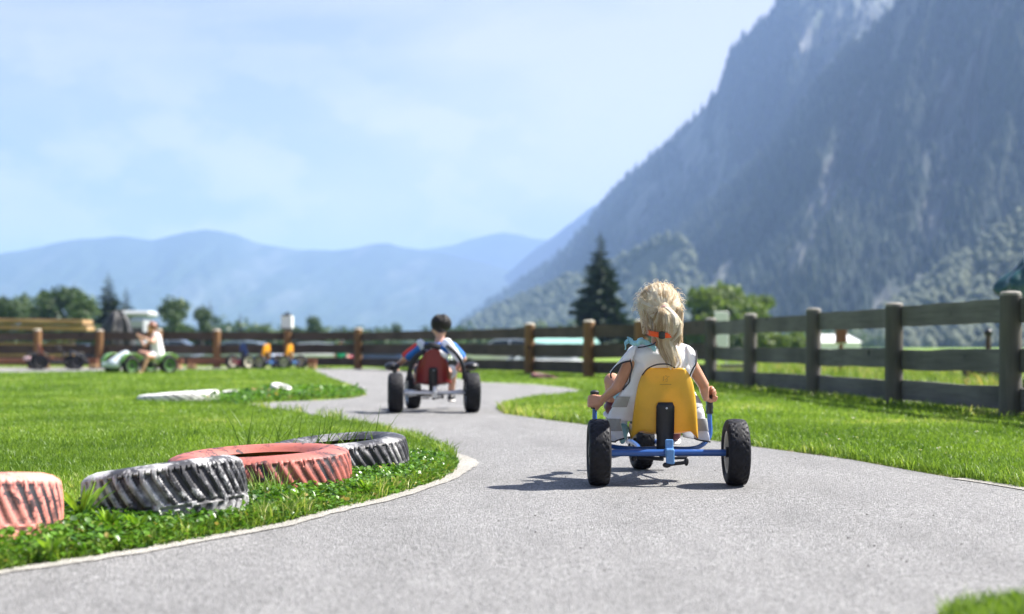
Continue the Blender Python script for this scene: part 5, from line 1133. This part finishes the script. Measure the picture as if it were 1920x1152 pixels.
# tarpaulin mound
t = NT('black_tarpaulin'); v = t.coord(); n = t.noise(v, 2.2, 5, .6, .6); t.col(t.mix(t.ramp(n, [(.4, 0), (.7, 1)]), (.008, .008, .010), (.035, .033, .033))); t.set(Roughness=.45); t.bump(n, 1.0, .12)
x = (215-960)/FPX*58; m = MB()
def tarp(u, v):
    a = u*2*math.pi; k = v; r_ = .80*(1-k**2.6)**.5*(1+.08*math.cos(a*5+k*3)+.05*math.cos(a*11)) + .03; return Vector((math.cos(a)*r_+.12*k, math.sin(a)*r_*.8, -.2+2.85*k+.04*math.sin(a*7)))
m.grid(tarp, 90, 40, closeu=True); o = m.build('tarpaulin_cover', t.m, auto=0); o.location = (x, 58, -.5); tag(o, 'tall bundle under glossy black tarpaulin behind the far fence', 'tarpaulin')
# timber stack at far left
TAN = wood_mat('fresh_timber', (.30, .17, .08), (.58, .38, .21), 'X', .6, knots=False); BRN = wood_mat('brown_timber', (.14, .055, .03), (.32, .15, .09), 'X', .6, knots=False)
st = thing('timber_stack', 'stack of pale sawn timber beams behind the fence at the left edge', 'timber stack', (-18.7, 52.5, -.5)); 
for i, (z, l, xo) in enumerate([(.16, 5.6, 0), (.52, 5.8, 0), (.88, 5.6, .1), (1.22, 5.8, 0), (1.56, 5.6, .1), (1.90, 6.6, .35), (2.13, 6.5, .3)]):
    m = MB(); m.bbox((xo-.0, .03*(i % 2), z), (l-1.0, 1.2-.25*(i % 2), .16 if i > 4 else .24), .015, Matrix.Rotation(R(.8), 3, 'Y')); m.build('beam', TAN, st)
# timber kerb beams on blocks under the far fence
G = 'brown timber beams laid along the far fence'
for i, (xa, xb) in enumerate([(-40, 70), (75, 185), (190, 345), (350, 470), (475, 595)]):
    Yb = 45.0 if i < 3 else 44.2; a = (xa-960)/FPX*Yb; b_ = (xb-960)/FPX*Yb; o = thing('timber_beam', ['brown timber beam on pale blocks at the left edge of the photo', 'brown timber beam on pale blocks left of the green go-kart', 'brown timber beam on pale blocks behind the green go-kart', 'brown timber beam on pale blocks left of the orange karts', 'brown timber beam ending at the start of the far grass'][i], 'timber beam', ((a+b_)/2, Yb, 0), 0, G)
    m = MB(); m.bbox((0, 0, .23), (b_-a-.05, .16, .16), .012); m.build('beam', BRN, o)
    for s in (-.42, .42): m = MB(); m.bbox((s*(b_-a), -.02, .075), (.24, .30, .15), .012); m.build('block', TAN, o)
# lantern on the far fence post
x, y = FB[7]; o = thing('lantern', 'white box lantern with dark cap on top of a far fence post', 'lantern', (x, y, 1.26)); m = MB(); m.bbox((0, 0, .23), (.36, .36, .42), .02); m.build('lamp_box', pm('white_enamel', (.78, .79, .8), .4), o)
m = MB(); m.lathe([(.20, .44), (.21, .46), (.08, .50), (.03, .52), (.03, .56), (.001, .57)], 16); m.build('cap', BLK, o); m = MB(); m.bbox((0, 0, .01), (.40, .40, .03), .005); m.build('base', BLK, o)
# right-hand side
x = (1577-960)/FPX*31; o = thing('post_box', 'small brown wooden box on a slim post in the meadow', 'post box', (x, 31, 0)); m = MB(); m.tube([(0, 0, -.1), (0, 0, .76)], .05, 10); m.build('post', BRN, o)
m = MB(); m.bbox((0, 0, .91), (.22, .2, .28), .02); m.build('box', BRN, o); m = MB(); m.bbox((0, 0, 1.07), (.28, .26, .03), .01); m.build('lid', BRN, o)
x = (1842-960)/FPX*25; o = thing('wooden_bench', 'dark brown wooden bench in the meadow behind the right fence', 'bench', (x, 25, 0)); m = MB()
for k in range(4): m.bbox((0, -.20+k*.13, .35), (.62, .11, .05), .01)
m.build('seat', BRN, o); m = MB(); m.bbox((0, -.20, .16), (.54, .04, .30), .01); m.bbox((0, .24, .16), (.54, .04, .30), .01); m.build('side_board', WDB, o)
for s in (-1, 1): m = MB(); m.bbox((s*.25, 0, .16), (.06, .40, .32), .01); m.build('leg', WDB, o)
x = (1853-960)/FPX*25.6; o = thing('marker_post', 'thin dark post with small cross bar behind the bench', 'post', (x, 25.6, 0)); m = MB(); m.tube([(0, 0, -.1), (0, 0, .93)], .05, 10); m.build('pole', WDB, o); m = MB(); m.tube([(0, 0, .33), (.9, 0, .36)], .03, 8); m.build('cross_bar', SILV, o); m = MB(); m.ell((0, 0, .95), (.08, .08, .07)); m.build('knob', BLK, o)
# white notice board seen round the rail
x = (1353-960)/FPX*34; o = thing('notice_board', 'plain white board standing behind the right fence near the far corner', 'notice board', (x, 34, 0)); m = MB(); m.bbox((0, 0, 1.08), (.34, .03, .92), .01); m.build('panel', pm('white_board', (.8, .82, .78), .5, var=.03), o)
for s in (-1, 1): m = MB(); m.tube([(s*.12, .03, -.05), (s*.12, .03, 1.1)], .02, 8); m.build('leg', SILV, o)
# tan crate left of it
x = (1380-960)/FPX*30; o = thing('wooden_crate', 'pale tan box low behind the right fence', 'crate', (x, 30, 0)); m = MB(); m.bbox((0, 0, .16), (.62, .4, .26), .02); m.build('box', pm('tan_board', (.50, .42, .32), .7), o); m = MB(); m.bbox((0, 0, .31), (.66, .44, .03), .01); m.build('lid', pm('dark_lid', (.03, .03, .05), .5), o)
# white barn-like tent in the far meadow
Yd = 150; x = (1568-960)/FPX*Yd; o = thing('white_marquee', 'long white marquee with low pitched roof far behind the right fence', 'marquee', (x, Yd, 0)); wm = pm('white_canvas', (.8, .8, .8), .7, var=.03)
m = MB(); m.bbox((0, 0, .55), (4.2, 3.6, 1.15), .05); m.build('wall', wm, o); m = MB(); v_ = [(-2.3, -2, 1.13), (2.3, -2, 1.13), (2.3, 2, 1.13), (-2.3, 2, 1.13), (-1.9, 0, 1.95), (1.2, 0, 1.95)]; m.add(v_, [(0, 1, 5, 4), (3, 4, 5, 2), (0, 4, 3), (1, 2, 5), (3, 2, 1, 0)]); m.build('roof', wm, o, smooth=False)
# green-roofed hut through the fence
Yd = 95; x = (1052-960)/FPX*Yd; o = thing('green_hut', 'low pale green hut seen through the fence left of the blond child', 'hut', (x, Yd, -.6)); m = MB(); m.bbox((0, 0, .75), (4.4, 3, 1.5), .03); m.build('wall', pm('pale_green_wall', (.34, .55, .50), .7), o)
m = MB(); m.add([(-2.5, -1.8, 1.5), (2.5, -1.8, 1.5), (2.5, 1.8, 1.5), (-2.5, 1.8, 1.5), (-2.3, 0, 1.85), (2.3, 0, 1.85)], [(0, 1, 5, 4), (3, 4, 5, 2), (0, 4, 3), (1, 2, 5), (3, 2, 1, 0)]); m.build('roof', pm('green_roof', (.25, .48, .42), .6), o, smooth=False)
for k in range(4): m = MB(); m.bbox((-1.6+k*1.05, -1.51, .95), (.5, .04, .5), .01); m.build('window', GLASS, o)
# folded teal parasol at the right edge
t = NT('teal_canvas'); v = t.coord(); n = t.noise(v, 4, 4); t.col(t.mix(n, (.004, .035, .04), (.015, .08, .085))); t.set(Roughness=.35); t.bump(n, .8, .05)
Yd = 17.5; x = (1925-960)/FPX*Yd; o = thing('parasol', 'dark teal folded parasol hanging over the fence at the right edge', 'parasol', (x, Yd, 0)); m = MB()
def par(u, v): 
    a = u*2*math.pi; k = v; r_ = .40*math.sin(math.pi*min(1, .06+k*.94))**.5*(1-.25*k)*(1+.13*math.cos(a*6+k*3)); return Vector((math.cos(a)*r_, math.sin(a)*r_, 1.26+.58*k-.10*math.cos(a)*-1*(k)-.1*(math.cos(a) < 0)*abs(math.cos(a))*(k)))
m.grid(par, 72, 24, closeu=True); m.build('canopy', t.m, o, auto=0); m = MB(); m.tube([(0, 0, 0), (0, 0, 1.88)], .025, 10); m.build('pole', SILV, o); m = MB(); m.lathe([(.3, 0), (.3, .06), (.06, .1), (.04, .3)], 20); m.build('base', BLKM, o)
# ============================================================ grass, clover, weeds
FXY = ([10.4, 13.3, 15.95, 19, 22, 24.6], [5.15, 4.66, 4.28, 4.02, 3.68, 3.43])
beyond = lambda x, y: (x > np.interp(y, *FXY)+.25) & (y < 30)
lawn = [(3.4, 6, xl, xr, 9000, .025, .055, .0042, .9), (6, 9, xl, xr, 6500, .025, .05, .0045, .9), (9, 13, xl, xr, 3600, .025, .05, .006, .9),
        (13, 20, xl, xr, 1500, .025, .05, .009, .9), (20, 32, xl, xr, 420, .025, .05, .016, .8), (32, 49, xl, lambda y: y*.13, 110, .03, .06, .03, .8)]
blades(lawn, GM, 'lawn_grass', 'short mown green grass on the lawns beside the track', seed=3, hue=(.1, .82), where=lambda x, y, d: ~beyond(x, y))
mead = [(11, 22, lambda y: y*0+4.0, lambda y: y*.38, 500, .06, .16, .010, 1.1), (22, 40, lambda y: y*0+4.0, lambda y: y*.38, 160, .12, .30, .02, 1.0), (40, 90, lambda y: y*.1, lambda y: y*.38, 22, .2, .4, .05, .9)]
blades(mead, GM2, 'meadow_grass', 'taller yellow-green meadow grass beyond the right fence', seed=4, hue=(0, 1), where=lambda x, y, d: beyond(x, y) | (y > 30) & (x > 3.8))
# taller uncut fringe along fence foot and track edges
fr_w = lambda x, y, d: ((np.abs(x-np.interp(y, *FXY)) < .16) & (y > 10.4) & (y < 24.6)) | ((d < .10) & (y < 16) & (vnoise(x*3, y*3, 8) > .35))
blades([(3.6, 8, xl, xr, 5000, .035, .085, .0045, 1.2), (8, 13, xl, xr, 3500, .035, .08, .006, 1.2), (13, 25, xl, xr, 1200, .05, .12, .010, 1.0)], GM, 'edge_grass', 'longer ragged grass fringing the track edge and the fence foot', seed=6, hue=(.15, 1), where=fr_w)
# clover and broad leaves in the strip between tyres and track
CL = leaf_mat('clover_leaf', (.02, .07, .008), (.14, .30, .028), .35, c3=(.38, .30, .10), rough=.35)
def leaves(name, label, n, xr_, yr_, where, size, seed, hh=(.01, .06)):
    rng = np.random.default_rng(seed); x = rng.uniform(*xr_, n); y = rng.uniform(*yr_, n); d = road_d(x, y); k = where(x, y, d) & clearance(x, y) & (d > .01); x, y, d = x[k], y[k], d[k]; n = len(x)
    z = gz(x, y, d)+rng.uniform(*hh, n)*(.5+.5*ss(d, .0, .15)); a = rng.uniform(0, 6.28, n); tl = rng.uniform(-.1, .9, n); s = size*rng.uniform(.5, 1.4, n)
    dx, dy = np.cos(a), np.sin(a); p = np.stack([x, y, z], -1); f = np.stack([dx*np.cos(tl), dy*np.cos(tl), np.sin(tl)], -1)*s[:, None]; r_ = np.stack([-dy, dx, rng.uniform(-.3, .3, n)], -1)*s[:, None]*rng.uniform(.22, .5, n)[:, None]; up = np.array([0, 0, 1])*s[:, None]*.12
    V = np.stack([p, p+f*.35+r_+up, p+f*.8+r_*.7+up*.5, p+f, p+f*.8-r_*.7+up*.5, p+f*.35-r_+up, p+f*.5], 1).reshape(-1, 3); b = np.arange(n)*7
    q = np.stack([b, b+6, b+2, b+1, b, b+5, b+4, b+6, b+6, b+4, b+3, b+2], -1).reshape(-1, 3, 4).reshape(-1, 4)
    hue = np.clip(rng.uniform(0, .85, n)+(rng.uniform(0, 1, n) < .03)*.5+.2*fbm(x*3, y*3, 3, 5), 0, 1)
    o = np_mesh(name, V, q, np.full(len(q), 4), CL, attrs={'hue': np.repeat(hue, 7)}); tag(o, label, 'clover', kind='stuff')
leaves('clover', 'clover and broad weeds between the painted tyres and the kerb', 90000, (-2.1, -.05), (4.0, 8.6), lambda x, y, d: (d < .75) & (x > -3) & (vnoise(x*6, y*6, 3)+.75*np.exp(-d/.35) > .46) & (x < -.12), .023, 12)
leaves('weed_tufts', 'scattered broad weeds in the far lawn row and right lawn edge', 3800, (-3.6, -2.1), (16.5, 21), lambda x, y, d: d < 2.0, .05, 13, (.01, .10))
# tall stalks behind the red tyre and beside the white one
rng = np.random.default_rng(21); V = []; F3 = []; H3 = []
def stalk(x, y, z, h, w_, lean, la, hue):
    b = len(V); n = 6
    for j in range(n):
        u = j/(n-1); bend = lean*h*u**1.8; ww = w_*(1-u)**.7*.5; V.append((x+math.cos(la)*bend-ww, y+math.sin(la)*bend, z+h*u*(1-.15*lean*u))); V.append((x+math.cos(la)*bend+ww, y+math.sin(la)*bend+.002, z+h*u*(1-.15*lean*u))); H3.extend([hue, hue])
    for j in range(n-1): F3.append((b+2*j, b+2*j+1, b+2*j+3, b+2*j+2))
tyr3 = TYRE_SPOTS[2]; tyr4 = TYRE_SPOTS[3]
for i in range(75):
    px = rng.uniform(455, 730); Yq = rng.uniform(7.6, 8.3); stalk((px-960)/FPX*Yq, Yq, .0, rng.uniform(.20, .40), .008, rng.uniform(.1, .7), rng.choice([0, 0, 0, 3.1])+rng.normal()*.4, rng.uniform(0, .6))
for i in range(60):
    px = rng.uniform(465, 540); Yq = rng.uniform(6.05, 6.3); stalk((px-960)/FPX*Yq, Yq, .02, rng.uniform(.06, .19), .005, rng.uniform(.1, .6), rng.uniform(0, 6.28), rng.uniform(.3, 1))
np_mesh_o = np_mesh('tall_grass', np.array(V), np.array(F3), np.full(len(F3), 4), GM, attrs={'hue': np.array(H3)}); tag(np_mesh_o, 'tall loose grass stalks standing behind and between the painted tyres', 'grass', kind='stuff')
# broad weed plant between the pink and white tyres
WL = leaf_mat('weed_leaf', (.10, .25, .02), (.30, .46, .05), .45, rough=.4)
def weed(label, px, py, n, h, seed, wl=.02):
    x, y = GR(px, py, .03); rg = random.Random(seed); o = thing('weed_plant', label, 'weed', (x, y, .02)); st = MB(); lf = MB()
    for i in range(n):
        a = rg.uniform(0, 6.28); hh = h*rg.uniform(.45, 1); ln = rg.uniform(.15, .8)*hh; tip = Vector((math.cos(a)*ln, math.sin(a)*ln, hh)); st.tube([(0, 0, 0), (tip.x*.3, tip.y*.3, hh*.5)], .002, 5)
        w_ = wl*rg.uniform(.6, 1.3); sd_ = Vector((-math.sin(a+.6), math.cos(a+.6), 0)); vs = []; m_ = 7
        for j in range(m_+1):
            u = j/m_; c = Vector((tip.x*(.15+.85*u), tip.y*(.15+.85*u), hh*(.25+.75*u-.22*u*u*(ln/hh)))); ww = w_*math.sin(math.pi*min(.98, .08+u*.92))**.8*.5; vs += [c-sd_*ww+Vector((0, 0, ww*.5)), c, c+sd_*ww+Vector((0, 0, ww*.5))]
        fs = []
        for j in range(m_): fs += [(3*j, 3*j+1, 3*j+4, 3*j+3), (3*j+1, 3*j+2, 3*j+5, 3*j+4)]
        lf.add(vs, fs)
    st.build('stem', WL, o); q = lf.build('leaves', WL, o, auto=0); a_ = q.data.attributes.new('hue', 'FLOAT', 'POINT'); a_.data.foreach_set('value', [rg.random() for _ in q.data.vertices]); return o
weed('tall broad-leaved weed between the pink tyre and the white tyre', 152, 985, 16, .22, 1, .022); weed('bushy low weed right of the tall one in front of the white tyre', 205, 1000, 22, .12, 2, .02)
weed('leafy weed in front of the white tyre, halfway along it', 260, 1000, 18, .10, 3, .018); weed('thistle-like weed in front of the red tyre', 560, 945, 16, .10, 4, .018); weed('leafy weed in the gap left of the red tyre', 345, 935, 22, .17, 5, .022); weed('light green weed at the foot of the pink tyre', 95, 1040, 18, .09, 6, .02)
weed('leafy weed right of the red tyre before the chipped tyre', 690, 925, 18, .09, 7, .018)
# little white daisies on the right lawn
DS = pm('petal', (.8, .8, .78), .6, var=0, bump=0); DY = pm('flower_centre', (.7, .5, .05), .6, bump=0)
rng = np.random.default_rng(4)
fl = 0
while fl < 16:
    yy = rng.uniform(8.2, 13); xx = rng.uniform(1.9, yy*.36)
    d_ = float(road_d(np.array([xx]), np.array([yy]))[0])
    if d_ < .15: continue
    m = MB()
    for k in range(7):
        a = k*.8976; m.add([(0, 0, .055), (.010*math.cos(a-.3), .010*math.sin(a-.3), .058), (.014*math.cos(a), .014*math.sin(a), .059), (.010*math.cos(a+.3), .010*math.sin(a+.3), .058)], [(0, 1, 2, 3)])
    o = thing('daisy', 'tiny white daisy dotted in the right lawn', 'flower', (xx, yy, 0), rng.uniform(0, 6), 'daisies in the right lawn') if fl == 0 else None
    if fl == 0:
        m.build('petals', DS, o, smooth=False); s_ = MB(); s_.tube([(0, 0, 0), (0, 0, .054)], .0012, 5); s_.build('stem', WL, o); s_ = MB(); s_.ell((0, 0, .058), (.004, .004, .003), None, 8, 5); s_.build('centre', DY, o); d0 = o
    else:
        c = copy_tree(d0); c.location = (xx, yy, 0); c.rotation_euler = (rng.uniform(-.3, .3), rng.uniform(-.3, .3), rng.uniform(0, 6))
    fl += 1
# loose grit and crumbs on the asphalt
rng = np.random.default_rng(12); m = MB()
for i in range(80):
    Yq = rng.uniform(4.2, 10); xx = rng.uniform(-.5, .33*Yq); s = rng.uniform(.0015, .0038)
    if float(road_d(np.array([xx]), np.array([Yq]))[0]) > -.02: continue
    m.ell((xx, Yq, s*.5), (s*rng.uniform(.7, 1.3), s*rng.uniform(.7, 1.3), s*.7), Matrix.Rotation(rng.uniform(0, 3), 3, 'Z'), 6, 4)
tag(m.build('grit', pm('dark_grit', (.10, .09, .085), .8, var=.5), smooth=False), 'small dark bits of grit strewn on the asphalt', 'grit', kind='stuff')
HAZE = 1.8e-4
# ============================================================ haze
hz = MB(); hz.box((0, 5600, 350), (24000, 11900, 710))
t = NT('haze_air'); t.t.nodes.remove(t.b); vol = t.n('ShaderNodeVolumePrincipled')
vol.inputs['Color'].default_value = (.345, .51, .92, 1); vol.inputs['Density'].default_value = HAZE; vol.inputs['Anisotropy'].default_value = 0.2
t.l(vol.outputs[0], t.out.inputs['Volume'])
tag(hz.build('haze', t.m, smooth=False), 'thin blue summer haze filling the valley air', kind='stuff')
print('objects', len(bpy.data.objects), 'verts', sum(len(m.vertices) for m in bpy.data.meshes))
